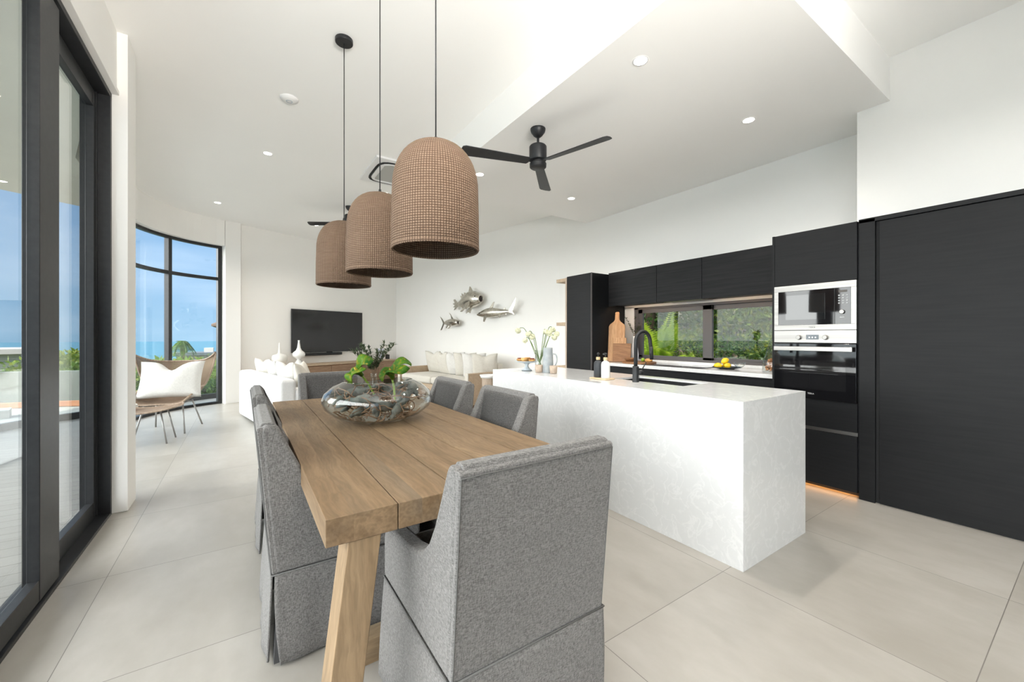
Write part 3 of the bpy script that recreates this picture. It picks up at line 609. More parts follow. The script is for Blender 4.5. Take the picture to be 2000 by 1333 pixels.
box('start_button', -.012, -.009, .078, .110, 1.425, 1.437, grey_print, cp, .001)
def text(name, s, size, par, loc, rot, m, ext=.0006):
    cu = bpy.data.curves.new(name, 'FONT'); cu.body = s; cu.size = size; cu.extrude = ext; cu.align_x = 'CENTER'; cu.align_y = 'CENTER'; cu.space_character = 1.1
    tmp = bpy.data.objects.new(name, cu); COL.objects.link(tmp); dg = bpy.context.evaluated_depsgraph_get(); me = bpy.data.meshes.new_from_object(tmp.evaluated_get(dg)); bpy.data.objects.remove(tmp)
    me.materials.clear(); o = link(name, me, m, par); o.location = loc; o.rotation_euler = rot; return o
ROTW = (pi / 2, 0, -pi / 2)
text('lettering', 'TEKA', .018, mw, (-.0128, .30, 1.352), ROTW, mat('logo_dark', (.05, .05, .055), .4))
ov = thing('oven', 'built-in black glass oven with stainless control strip and bar handle', 'oven', (4.01, 1.115, 0))
st = box('control_strip', -.012, .02, .003, .591, 1.222, 1.327, M['steel'], ov, .0015)
for y in (.204, .394):
    k = obj('knob', lathe(bmesh.new(), [(0, 0), (.021, 0), (.021, .005), (.018, .007), (.017, .022), (.015, .025), (0, .025)], 28), M['steel'], st, bevel=.0008); k.matrix_local = Matrix.Translation((-.012, y, 1.268)) @ Matrix.Rotation(-pi / 2, 4, 'Y')
box('display', -.0135, -.011, .252, .343, 1.250, 1.290, mat('oven_display', (.10, .12, .14), .15), st, .001)
for y in (.275, .297, .319): box('digit', -.0142, -.013, y - .005, y + .005, 1.262, 1.274, mat('digit_white', (.8, .85, .9), .4), st, 0)
od = box('door', -.016, .02, .003, .591, .747, 1.215, M['bglass'], ov, .003)
hb = box('handle', -.058, -.044, .018, .576, 1.153, 1.190, M['steel'], od, .003)
for y in (.04, .55): box('handle_post', -.045, -.014, y - .008, y + .008, 1.165, 1.180, M['steel'], hb, .001)
box('body', .02, .52, .01, .585, .745, 1.315, M['dark'], ov, 0)
box('viewing_window', -.0172, -.0155, .07, .52, .83, 1.06, mat('smoked_glass_oven', (.010, .010, .011), .03, spec=.8), od, 0)
box('rack', -.0178, -.017, .12, .47, 1.000, 1.003, mat('rack_grey', (.06, .06, .06), .4, 1), od, 0); box('rack', -.0178, -.017, .12, .47, .965, .967, bpy.data.materials['rack_grey'], od, 0)
text('lettering', 'TEKA', .018, od, (-.0168, .307, .792), ROTW, mat('logo_light', (.6, .6, .6), .4))

pn = thing('pantry_cupboard', 'full-height matt charcoal pantry cupboard with two wide flat doors', 'cupboard', (4.01, -3.2, 0))
box('filler_panel', 0, .62, 4.210, 4.307, 0, 2.183, M['cab'], pn, .0015); box('filler_back', .03, .6, 4.19, 4.21, 0, 2.16, M['dark'], pn, 0)
box('top_trim', 0, .62, 0, 4.308, 2.158, 2.19, M['cab'], pn, .001)
for a, b_ in ((2.35, 4.185), (.01, 2.345)): box('door', .004, .024, a, b_, .012, 2.150, M['cab'], pn, .0015)
box('carcass', .026, .62, 0, 4.19, 0, 2.16, M['dark'], pn, 0)

# wall cabinets
CX = 4.35
for i, (a, b_, lb) in enumerate(((3.215, 4.018, 'flat charcoal wall cabinet beside the far tall cabinet, above the chopping boards'), (2.61, 3.212, 'flat charcoal wall cabinet in the middle of the row above the hob'), (1.722, 2.607, 'flat charcoal wall cabinet next to the oven cabinet, widest of the row'))):
    t = thing('wall_cabinet', lb, 'cabinet', (CX, a, 0), 0, 'charcoal wall cabinets over the worktop')
    L = b_ - a; box('carcass', .02, .345, .001, L - .001, 1.722, 2.178, M['cab'], t, .001); box('door', 0, .019, .0015, L - .0015, 1.706, 2.181, M['cabwood'], t, .001)
    if i == 1:
        h = box('extractor_grille', .05, .30, .04, L - .04, 1.712, 1.723, M['steel'], t, .001)
    box('led_strip', .022, .034, .03, L - .03, 1.714, 1.7225, M['ledw'], t, 0)
# far tall cabinet
t = thing('tall_cabinet', 'tall narrow charcoal cabinet closing the far end of the kitchen run', 'cabinet', (4.01, 4.02, 0))
box('carcass', .022, .68, .0, .505, 0, 2.165, M['cab'], t, .001); box('door', 0, .02, .012, .505, .06, 2.165, M['cab'], t, .0015); box('edge_profile', .002, .022, .0, .010, .0, 2.167, M['winfr'], t, 0)
# oak open shelves at the end
t = thing('open_shelf_unit', 'pale oak open shelf unit fixed to the end of the tall cabinet', 'shelf', (4.01, 4.53, 0))
box('upright', 0, .68, .0, .03, 0, 2.155, M['oakz'], t, .001)
for z in (2.10, 1.44, .78, .12): box('shelf', .0, .68, .03, .235, z, z + .05, M['oak'], t, .001)
# base cabinets and worktop
yb = [1.73, 2.49, 3.25, 4.015]
for i in range(3):
    t = thing('base_cabinet', ('charcoal base cabinet under the worktop, next to the oven cabinet', 'charcoal base cabinet under the hob, middle of the run', 'charcoal base cabinet under the chopping boards, farthest of the run')[i], 'cabinet', (4.135, yb[i], 0), 0, 'charcoal base cabinets under the worktop')
    L = yb[i + 1] - yb[i]; box('carcass', .02, .56, .001, L - .001, .10, .87, M['cab'], t, 0)
    for z0, z1 in ((.10, .47), (.475, .855)): box('drawer_front', 0, .019, .0015, L - .0015, z0, z1, M['cab'], t, .001)
    box('plinth', .07, .085, 0, L, 0, .10, M['dark'], t, 0)
wt = box('worktop', 4.115, 4.699, 1.728, 4.018, .88, .92, M['quartz'], None, .0015); tag(wt, 'white quartz worktop along the kitchen window', 'worktop')
bs = box('splashback', 4.685, 4.70, 1.80, 4.018, .921, .955, M['quartz'], None, .001); tag(bs, 'low white quartz upstand below the kitchen window', 'splashback')
hob = thing('induction_hob', 'flat black glass induction hob set on the white worktop', 'hob', (4.41, 2.92, .9205))
box('glass_top', -.25, .25, -.38, .38, 0, .006, M['bglass'], hob, .002)
for x, y, r in ((-.10, -.2, .09), (.11, -.2, .075), (-.1, .2, .075), (.11, .2, .09)): obj('cooking_zone', lathe(bmesh.new(), [(r, .0062), (r + .002, .0066), (r + .004, .0062)], 40, x, y), grey_print, hob)

# ------------------------------------------------------------------ ceiling things
def downlight(x, y, z, lb, power=DOWN_W, grp='round recessed ceiling downlights'):
    t = thing('downlight', lb, 'downlight', (x, y, z), 0, grp)
    obj('trim_ring', lathe(bmesh.new(), [(.038, -.0005), (.052, -.003), (.055, -.0005)], 32), M['white'], t, smooth=True)
    obj('lens', lathe(bmesh.new(), [(0, -.0015), (.044, -.0015), (.044, -.0002), (0, -.0002)], 32), M['emitw'], t)
    l = bpy.data.lights.new('spot_light', 'SPOT'); l.energy = power; l.spot_size = radians(125); l.spot_blend = .9; l.shadow_soft_size = .045; l.color = (1, .92, .82)
    o = bpy.data.objects.new('spot_light', l); COL.objects.link(o); o.parent = t; o.location = (0, 0, -.012)
for x, y, z, lb in ((2.233, 1.776, HB, 'glowing downlight in the lowered ceiling, near corner by the ceiling fan'), (3.62, 1.745, HB, 'glowing downlight in the lowered ceiling above the oven cabinet side'), (3.682, 4.064, HB, 'glowing downlight in the lowered ceiling, beyond the fan toward the wall cabinets'), (2.261, 4.047, HB, 'glowing downlight in the lowered ceiling, just right of the nearest pendant shade'),
                    (.246, 5.655, HA, 'glowing downlight in the upper ceiling left of the pendants, nearer the round detector'), (-.35, 8.186, HA, 'glowing downlight in the upper ceiling near the curved window'), (1.82, 6.22, HA, 'glowing downlight in the upper ceiling next to the air conditioner cassette'), (1.194, 8.758, HA, 'glowing downlight in the upper ceiling, farthest one toward the television wall')):
    downlight(x, y, z, lb)
for x, y in ((2.3, -.4), (3.4, -.4), (.7, -.6), (.7, -2.6), (2.6, -2.6)): downlight(x, y, HA, 'added unseen downlight at the near end of the room, %s' % {(2.3,-.4):'over the island end',(3.4,-.4):'beside the pantry doors',(.7,-.6):'behind the table',(.7,-2.6):'by the glass doors',(2.6,-2.6):'by the back wall'}[(x,y)], grp='added downlights behind the camera position', power=8)  # unseen downlights added behind the camera to help brighten the room

def fan_proto(name, label, loc, drop, ang, L=.62):
    t = thing(name, label, 'ceiling fan', loc)
    obj('canopy', lathe(bmesh.new(), [(0, -.075), (.022, -.075), (.04, -.06), (.062, -.03), (.068, -.008), (.068, -.0005), (0, -.0005)], 32), M['black'], t, smooth=True)
    obj('downrod', tube(bmesh.new(), [(0, 0, -.07), (0, 0, -drop)], .011, 12), M['black'], t, smooth=True)
    mo = obj('motor_housing', lathe(bmesh.new(), [(0, -drop), (.068, -drop), (.078, -drop - .012), (.078, -drop - .125), (.072, -drop - .135), (.05, -drop - .14), (.05, -drop - .152), (.070, -drop - .156), (.076, -drop - .165), (.074, -drop - .195), (.06, -drop - .205), (0, -drop - .207)], 40), M['black'], t, smooth=False, bevel=.002)
    for k in range(3):
        a = radians(ang + 120 * k); R = Matrix.Rotation(a, 4, 'Z') @ Matrix.Translation((0, 0, -drop - .148)) @ Matrix.Rotation(radians(13), 4, 'X')
        bm = bmesh.new(); pl = [(.10, -.042), (L - .03, -.062), (L, -.045), (L + .005, 0), (L - .004, .05), (L - .03, .062), (.10, .046), (.085, .02), (.085, -.02)]
        prism(bm, pl, -.004, .004); bmesh.ops.transform(bm, matrix=R, verts=bm.verts)
        bl = obj('blade', bm, M['black'], t, bevel=.002)
        bm = bmesh.new(); bx(bm, .05, .15, -.02, .02, .004, .010); bmesh.ops.transform(bm, matrix=R, verts=bm.verts); obj('blade_bracket', bm, M['black'], bl, bevel=.001)
    return t
fan_proto('ceiling_fan', 'black three-bladed ceiling fan under the lowered kitchen ceiling', (2.2, 2.87, HB), .15, -74, .70)
fan_proto('ceiling_fan', 'black ceiling fan far off above the living area, mostly behind the pendants', (1.50, 7.19, HA), .14, 146, .70)
sd = thing('smoke_detector', 'small round white detector on the upper ceiling', 'smoke detector', (.354, 4.234, HA))
obj('body', lathe(bmesh.new(), [(0, -.03), (.03, -.03), (.055, -.022), (.075, -.012), (.078, -.0005), (0, -.0005)], 36), M['white'], sd, smooth=True); obj('sensor_ring', lathe(bmesh.new(), [(.02, -.031), (.024, -.034), (.028, -.030)], 24), mat('detector_grey', (.45, .5, .55), .5), sd, smooth=True)
ac = thing('air_conditioner_cassette', 'white square ceiling air conditioner cassette with a black edged vent', 'air conditioner', (1.77, 5.38, HA))
def rring(r0, r1, z0, z1, n=2.0):
    bm = bmesh.new(); k = 48
    def P(r, a, z): 
        c_, s_ = cos(a), sin(a); q = (abs(c_) ** 5 + abs(s_) ** 5) ** (-1 / 5); return (r * q * c_, r * q * s_, z)
    R_ = [[bm.verts.new(P(r, 2 * pi * i / k, z)) for i in range(k)] for r, z in ((r0, z0), (r1, z0), (r1, z1), (r0, z1))]
    for j in range(4):
        for i in range(k): bm.faces.new((R_[j][i], R_[j][(i + 1) % k], R_[(j + 1) % 4][(i + 1) % k], R_[(j + 1) % 4][i]))
    return bm
box('frame', -.43, .43, -.43, .43, -.028, -.0005, M['white'], ac, .008, 3); obj('air_slot', rring(.335, .365, -.034, -.028), M['dark'], ac); obj('vent_lip', rring(.300, .330, -.040, -.028), M['white'], ac, bevel=.002)
obj('intake_grille', bx(bmesh.new(), -.27, .27, -.27, .27, -.036, -.028), mat('grille_grey', (.42, .42, .40), .6), ac, bevel=.002)
# ------------------------------------------------------------------ cushions
def cushion_bm(w_, h, th, chop=0, n=18, pinch=.07, seed=0):
    rnd = random.Random(seed); ph = rnd.random() * 6; bm = bmesh.new(); top = []; bot = []
    for side in (1, -1):
        g = []
        for i in range(n + 1):
            row = []
            for j in range(n + 1):
                a = -1 + 2 * i / n; b_ = -1 + 2 * j / n
                x = w_ / 2 * a * (1 - pinch * (1 - b_ * b_)); z = h / 2 * b_ * (1 - pinch * (1 - a * a))
                e = max(0, (1 - a * a) * (1 - b_ * b_)); y = side * th / 2 * e ** .42
                y += .006 * sin(7 * a + ph) * e + .004 * sin(11 * b_ + 3 * a + ph) * e
                if chop: 
                    k = math.exp(-(a / .30) ** 2) * max(0, (b_ + .25) / 1.25) ** 1.5; z -= chop * k; y *= (1 - .25 * k)
                if side < 0 and (i in (0, n) or j in (0, n)): row.append(top[i][j]); continue
                row.append(bm.verts.new((x, y, z)))
            g.append(row)
        if side > 0: top = g
        for i in range(n):
            for j in range(n): 
                q = [g[i][j], g[i + 1][j], g[i + 1][j + 1], g[i][j + 1]]; bm.faces.new(q if side < 0 else q[::-1])
    return bm
def cushion(label, P, w_, h, th, rz, tilt, m, chop=0, seed=0, group=None, roll=0):
    o = obj('cushion', cushion_bm(w_, h, th, chop, seed=seed), m, smooth=True); o.location = P; o.rotation_euler = (radians(tilt), radians(roll), radians(rz)); tag(o, label, 'cushion', group); return o
def rbox(name, x0, x1, y0, y1, z0, z1, m, par, r=.04, seg=4):
    return obj(name, bx(bmesh.new(), x0, x1, y0, y1, z0, z1), m, par, bevel=r, seg=seg)

# ------------------------------------------------------------------ white slipcovered sofa, back to the bay window (local x = along its length, y = seat direction)
ang = atan2(WD.y, WD.x)     # seat direction (east)
so = thing('sofa', 'white slipcovered sofa beside the bay window, its long back toward the glass', 'sofa', (.364, 5.67, 0), ang - pi / 2)
# local frame: +y = toward the seat front, -x... length runs along -x
L = 2.2
rbox('base', -L + .02, -.02, .03, .93, .03, .40, M['slip'], so, .03)
rbox('backrest', -L, 0, 0, .20, .02, .74, M['slip'], so, .05)
for x in (-L, -.20): rbox('armrest', x, x + .20, .17, .95, .02, .62, M['slip'], so, .06)
for k in range(2): rbox('seat_cushion', -L + .205 + k * .90, -L + .205 + k * .90 + .893, .20, .93, .385, .52, M['cream'], so, .05)
cs = 'scatter cushions along the white sofa back'
R90 = math.degrees(ang - pi / 2)
def sofaP(x, y, z): return so.matrix_basis @ Vector((x, y, z))
bpy.context.view_layer.update()
SM = Matrix.Translation((.364, 5.67, 0)) @ Matrix.Rotation(ang - pi / 2, 4, 'Z')
def put(Mx, x, y, z): return Mx @ Vector((x, y, z))
cushion('cream cushion leaning on the white sofa back, farthest of its cushions', put(SM, -1.93, .32, .70), .58, .46, .17, R90 + 8, 14, M['cream'], .05, 1, cs)
cushion('cream cushion in the middle of the white sofa, below the small white vase', put(SM, -1.40, .33, .69), .60, .48, .18, R90 - 6, 16, M['offwhite'], .05, 2, cs)
cushion('white plump cushion on the white sofa with upturned corners, nearer the grey chairs', put(SM, -.82, .34, .69), .62, .48, .19, R90 + 5, 14, M['offwhite'], .08, 3, cs)
cushion('white cushion at the near arm of the white sofa', put(SM, -.46, .42, .70), .58, .46, .17, R90 - 28, 12, M['cream'], .06, 4, cs)

# ------------------------------------------------------------------ oak sided sofa against the fish wall (local x along the wall away from here, y toward the wall)
SB = Matrix.Translation((3.27, 6.25, 0)) @ Matrix.Rotation(atan2(WA.y, WA.x), 4, 'Z')
s2 = thing('sofa', 'cream sofa with pale wooden side panels under the silver fish', 'sofa', (3.27, 6.25, 0), atan2(WA.y, WA.x))
# local y points to -normal so use negative y toward the wall
L = 2.42
rbox('base', .10, L - .10, -.95, -.03, .14, .34, M['oak'], s2, .01); box('plinth', .04, L - .04, -.9, -.08, 0, .14, mat('brown_plinth', (.16, .09, .05), .5), s2, .002)
for x in (0, L - .09):
    p_ = rbox('side_panel', x, x + .09, -.95, -.0, .06, .62, M['oak'], s2, .008); rbox('front_edge', x + .0, x + .09, -.0, .018, .06, .625, M['cream'], p_, .006)
for k in range(2): rbox('seat_cushion', .10 + k * (L - .2) / 2, .095 + (k + 1) * (L - .2) / 2, -.78, .0, .34, .49, M['cream'], s2, .05)
rbox('backrest', .10, L - .10, -.95, -.78, .30, .76, M['cream'], s2, .05)
g2 = 'pale cushions lined up on the wooden sided sofa'
RA = math.degrees(atan2(WA.y, WA.x))
for i, (x, y, w_, tw, ti, m_, lb) in enumerate([
    (2.02, -.66, .60, 180, -12, 'cream', 'large cream cushion at the far end of the wooden sided sofa'),
    (1.58, -.60, .55, 168, -14, 'cream', 'cream cushion, second from the far end of the wooden sided sofa'),
    (1.18, -.62, .52, 196, -12, 'offwhite', 'pale cushion, third from the far end of the wooden sided sofa'),
    (.84, -.60, .52, 205, -14, 'cream', 'cream cushion with a pointed corner, middle right on the wooden sided sofa'),
    (.54, -.58, .50, 212, -14, 'offwhite', 'pale cushion, second from the near end of the wooden sided sofa'),
    (.26, -.60, .50, 222, -12, 'cream', 'cream cushion leaning at the near end of the wooden sided sofa')]):
    cushion(lb, put(SB, x, y, .715), w_, .50, .17, RA + tw, ti * -1 if False else 12, M[m_], .05, 10 + i, g2)

# ------------------------------------------------------------------ tables of the living area
def round_table(label, loc, r, h, mtop, legs=3):
    t = thing('coffee_table', label, 'table', loc)
    obj('table_top', lathe(bmesh.new(), [(0, h - .035), (r - .012, h - .035), (r, h - .02), (r, h - .004), (r - .004, h), (0, h)], 56), mtop, t, bevel=.001)
    for k in range(legs):
        a = 2 * pi * k / legs - .9; obj('leg', tube(bmesh.new(), [(r * .55 * cos(a), r * .55 * sin(a), h - .034), (r * .86 * cos(a), r * .86 * sin(a), 0)], [.012, .009], 10), M['black'], t, smooth=True)
    return t
round_table('round walnut topped coffee table with thin black legs', (1.93, 6.25, 0), .58, .42, M['walnut'], 4)
st_ = thing('side_table', 'small white tray topped side table beside the wooden sided sofa', 'side table', (3.42, 5.82, 0))
obj('tray_top', lathe(bmesh.new(), [(0, .60), (.12, .60), (.145, .635), (.15, .635), (.13, .585), (0, .585)], 40), M['white'], st_, smooth=True)
obj('pedestal', lathe(bmesh.new(), [(0, 0), (.11, 0), (.11, .585), (0, .585)], 32), M['oakz'], st_, smooth=False, bevel=.002)
# olive branches in a tall glass cylinder
def branch_leaves(bm, pts, n, ls, lw, rnd, droop=0):
    for k in range(n):
        i = rnd.randrange(max(1, len(pts) // 4), len(pts)); p = Vector(pts[min(i, len(pts) - 1)]); d = Vector((rnd.uniform(-1, 1), rnd.uniform(-1, 1), rnd.uniform(-.2, 1.1) - droop)).normalized()
        s = d.cross(Vector((0, 0, 1)));  s = s.normalized() if s.length > .01 else Vector((1, 0, 0)); up = s.cross(d) * .15 * ls
        l = ls * rnd.uniform(.7, 1.2); q = [p, p + d * l * .5 + s * lw + up, p + d * l, p + d * l * .5 - s * lw + up]
        bm.faces.new([bm.verts.new(v) for v in q])
def vase_branches(name, label, loc, vaseprof, mv, stems, h0, ls, lw, nl, seed, spread, rise, mleaf='leafo', cat='vase', tilt=(0, 0)):
    t = thing(name, label, cat, loc); rnd = random.Random(seed)
    obj('vase_body', lathe(bmesh.new(), vaseprof, 32), mv, t, smooth=True)
    for k in range(stems):
        a = 2 * pi * k / stems + rnd.uniform(-.4, .4); r = spread * rnd.uniform(.5, 1); hh = rise * rnd.uniform(.7, 1.1)
        P_ = spline([(0, 0, .02), (.012 * cos(a), .012 * sin(a), h0), (r * .4 * cos(a) + tilt[0] * .4, r * .4 * sin(a) + tilt[1] * .4, h0 + hh * .5), (r * cos(a) + tilt[0], r * sin(a) + tilt[1], h0 + hh)], 6)
        sm = obj('stem', tube(bmesh.new(), P_, [.0035 * (1 - .6 * i / len(P_)) for i in range(len(P_))], 5), M['bark'], t, smooth=True)
        bm = bmesh.new(); branch_leaves(bm, P_[6:], nl, ls, lw, rnd); o = obj('leaves', bm, M[mleaf], sm)
    return t
gp_ = [(0, 0), (.07, 0), (.075, .01), (.06, .08), (.045, .2), (.045, .27), (.05, .28), (.046, .28), (.041, .27), (.041, .2), (.055, .08), (.068, .015), (0, .012)]
vase_branches('branch_vase', 'clear glass vase of dark leafy olive branches on the coffee table', (1.69, 6.40, .42), gp_, M['bowlglass'], 12, .26, .085, .012, 60, 5, .36, .46)
cb = thing('bowl', 'small glass bowl on the round coffee table', 'bowl', (2.15, 6.05, .4205)); obj('body', lathe(bmesh.new(), [(0, 0), (.05, 0), (.11, .05), (.12, .09), (.115, .09), (.105, .052), (.048, .006), (0, .006)], 32), M['bowlglass'], cb, smooth=True)

# ------------------------------------------------------------------ TV wall
TV = (.909, .416); TR = atan2(.416, .909)
def TP(d, off, z): return (T0.x + TV[0] * d + TV[1] * off, T0.y + TV[1] * d - TV[0] * off, z)   # off = out from the wall
tv = thing('television', 'large flat black television mounted on the far wall', 'television', TP(1.87, .0, 1.40), TR)
obj('screen', bx(bmesh.new(), -.90, .90, -.075, -.045, -.475, .475), mat('tv_screen', (.012, .012, .014), .12, spec=.5), tv, bevel=.003)
bm = bmesh.new(); bx(bm, -.905, .905, -.072, -.04, -.482, -.472); bx(bm, -.905, .905, -.072, -.04, .472, .48); bx(bm, -.907, -.898, -.072, -.04, -.482, .48); bx(bm, .898, .907, -.072, -.04, -.482, .48); obj('bezel', bm, M['black'], tv)
box('wall_bracket', -.2, .2, -.04, -.002, -.2, .2, M['black'], tv); box('logo_foot', -.07, .07, -.07, -.045, -.51, -.482, M['black'], tv)
sb = thing('soundbar', 'slim black soundbar fixed below the television', 'soundbar', TP(1.66, .0, .872), TR); box('body', -.52, .52, -.10, -.012, -.030, .030, M['black'], sb, .008); box('bracket', -.1, .1, -.013, -.002, -.02, .02, M['black'], sb)
cn_ = thing('media_console', 'long low console with pale top and brown wooden drawers below the television', 'cabinet', TP(1.95, .03, 0), TR)
CL = 1.65
box('top', -CL, CL, -.47, -.0, .64, .675, M['oak'], cn_, .003); box('carcass', -CL + .01, CL - .01, -.45, -.0, .18, .64, M['walnut'], cn_, .002)
M['brownoak'] = wood('brown_oak', (.26, .16, .10), (.36, .24, .16), None, 'x', rough=.6)
for k in range(5): box('drawer', -CL + .015 + k * (2 * CL - .03) / 5 + .003, -CL + .015 + (k + 1) * (2 * CL - .03) / 5 - .003, -.468, -.452, .20, .625, M['brownoak'], cn_, .002)
for k in (-CL + .1, CL - .1): box('foot', k - .04, k + .04, -.42, -.04, 0, .18, M['black'], cn_)
v = obj('vase', lathe(bmesh.new(), [(0, 0), (.06, 0), (.11, .03), (.14, .10), (.145, .17), (.125, .215), (.07, .235), (.045, .24), (.03, .26), (.022, .36), (.016, .44), (.006, .47), (0, .475)], 40), noisy('chalk_ceramic', (.74, .74, .70), (.80, .79, .76), 12, .6, bump=.15, bscale=40, bdist=.003), smooth=True); v.location = TP(.62, .22, .675); tag(v, 'squat pale ribbed bottle vase with a slender neck, left on the console', 'vase')
v = obj('vase', lathe(bmesh.new(), [(0, 0), (.10, 0), (.095, .03), (.05, .09), (.035, .115), (.06, .14), (.11, .175), (.125, .22), (.11, .265), (.06, .305), (.035, .36), (.025, .43), (.016, .50), (.022, .52), (0, .522)], 40), mat('glazed_white', (.80, .80, .78), .25), smooth=True); v.location = TP(.95, .36, .675); tag(v, 'glossy white hourglass vase with tall pointed neck, on the console', 'vase')
sw = thing('light_switch', 'small grey wall switch on the far wall near the corner', 'switch', TP(3.36, 0, 1.30), TR); box('plate', -.06, .06, -.008, -.0005, -.04, .04, mat('switch_plate', (.55, .55, .53), .4), sw); box('rocker', -.02, .02, -.012, -.008, -.025, .025, mat('switch_rocker', (.62, .62, .6), .4), sw)
pf = thing('picture_frame', 'small frame with a pale blue sketch on the console right end', 'picture', TP(3.25, .20, .675), TR); box('frame', -.12, .12, -.02, .0, .0, .30, M['white'], pf); box('picture', -.10, .10, -.022, -.019, .02, .28, noisy('pale_sketch', (.60, .64, .85), (.75, .76, .85), 9, .6), pf, 0)
rt = thing('router_box', 'small dark box standing on the console right of the frame', 'box', TP(3.48, .20, .675), TR); box('body', -.03, .03, -.05, .05, 0, .12, M['black'], rt, .004)

# ------------------------------------------------------------------ silver fish on the wall
def fish(label, P, flip, L, Hh, prof, fins, tailpts, mouth, name='fish_sculpture', yaw=0, pitch=0):
    # local x = toward head, y = out of the wall, z up
    rz = atan2(-WA.y, -WA.x)
    t = thing(name, label, 'fish sculpture', P)
    # basis: head direction along the wall
    hd = Vector((-WA.x, -WA.y, 0)) if not flip else Vector((WA.x, WA.y, 0)); outn = Vector((-WD.x, -WD.y, 0)); up = Vector((0, 0, 1))
    Mx = Matrix(((hd.x, outn.x, 0), (hd.y, outn.y, 0), (0, 0, 1))).to_4x4()
    R = Matrix.Rotation(yaw, 4, 'Z') @ Matrix.Rotation(pitch, 4, 'Y')
    bm = bmesh.new(); seg = 20; rings = []
    for x, zc, hz, wy in prof:
        rings.append([bm.verts.new((x * L, wy * L * cos(2 * pi * k / seg), (zc + hz * sin(2 * pi * k / seg)) * L)) for k in range(seg)])
    for a, b_ in zip(rings[:-1], rings[1:]):
        for k in range(seg): bm.faces.new((a[k], a[(k + 1) % seg], b_[(k + 1) % seg], b_[k]))
    bm.faces.new(rings[0]); bm.faces.new(rings[-1][::-1])
    bmesh.ops.transform(bm, matrix=Mx @ R, verts=bm.verts); body = obj('body', bm, M['silver'], t, smooth=True, sub=1)
    def fin(nm, pts, ydir=0, th=.010, y0=0):
        bm = bmesh.new(); prism(bm, [(a * L, b_ * L) for a, b_ in pts], y0 * L - th / 2, y0 * L + th / 2, 'y')
        if ydir:
            zt = pts[0][1] * L; 
            for v in bm.verts: v.co.y += abs(v.co.z - zt) * ydir
        bmesh.ops.transform(bm, matrix=Mx @ R, verts=bm.verts); obj(nm, bm, M['silver'], t, bevel=.003)
    for nm, pts, yd, yo in fins: fin(nm, pts, yd, .012, yo)
    fin('tail_fin', tailpts)
    if mouth:
        mx, mz, mr = mouth; bm = bmesh.new(); superell(bm, mr * L * .5, mr * L * .8, mr * L, 1, 1, 20, 12, Matrix.Translation((mx * L, 0, mz * L))); bmesh.ops.transform(bm, matrix=Mx @ R, verts=bm.verts); obj('mouth', bm, mat('dark_mouth', (.03, .02, .018), .6), t, smooth=True)
        bm = bmesh.new(); tube(bm, [(mx * L + .012, mr * L * .85 * cos(a), mz * L + mr * L * 1.05 * sin(a)) for a in [2 * pi * k / 24 for k in range(25)]], .012, 8, cap=False); bmesh.ops.transform(bm, matrix=Mx @ R, verts=bm.verts); obj('lip', bm, M['silver'], t, smooth=True)
    for s in (1, ): 
        bm = bmesh.new(); e = prof[-3]; superell(bm, .012 * L, .012 * L, .012 * L, 1, 1, 12, 8, Matrix.Translation((e[0] * L, s * e[3] * L * .92, (e[1] + e[2] * .35) * L))); bmesh.ops.transform(bm, matrix=Mx @ R, verts=bm.verts); obj('eye', bm, M['black'], t, smooth=True)
    bm = bmesh.new(); tube(bm, [(0, 0, 0), (0, -.5, 0)], .01, 8); 
    for v in bm.verts:
        if v.co.y < -.2: v.co.y = -P_off
    bmesh.ops.transform(bm, matrix=Mx, verts=bm.verts); obj('wall_mount', bm, M['steel'], t)
    return t
P_off = .14
def FW(d, z, off=.15):   # point at distance d along the fish wall from its near end, off = out of the wall
    p = K0 + WA * d - WD * off; return (p.x, p.y, z)
# plump open-mouthed fish
fish('plump silver fish sculpture with a wide open mouth, uppermost of three', FW(2.42, 2.06), False, 1.15, .4,
     [(-.36, -.06, .035, .02), (-.30, -.055, .05, .035), (-.18, -.03, .10, .07), (-.02, .01, .155, .10), (.12, .025, .165, .115), (.24, .02, .15, .11), (.33, .015, .12, .09), (.38, .01, .09, .07), (.40, .01, .07, .055)],
     [('dorsal_fin', [(.02, .15), (.06, .27), (.10, .25), (.16, .17)], 0, 0), ('dorsal_spines', [(-.22, .05), (-.26, .12), (-.20, .10), (-.21, .16), (-.13, .12), (-.12, .17), (-.04, .14), (-.06, .08)], 0, 0), ('pectoral_fin', [(.20, -.02), (.10, -.05), (.03, -.14), (.10, -.13), (.08, -.20), (.17, -.14), (.22, -.19), (.24, -.08)], .6, .10), ('pelvic_fin', [(.12, -.11), (.02, -.25), (.10, -.22), (.16, -.25), (.18, -.12)], .3, .02), ('anal_fin', [(-.12, -.07), (-.26, -.20), (-.18, -.20), (-.05, -.12)], 0, 0)],
     [(-.34, -.02), (-.44, .06), (-.50, .05), (-.45, -.01), (-.52, -.03), (-.45, -.06), (-.51, -.10), (-.44, -.10), (-.48, -.16), (-.40, -.14), (-.34, -.09)], (.39, .012, .06), yaw=.06)
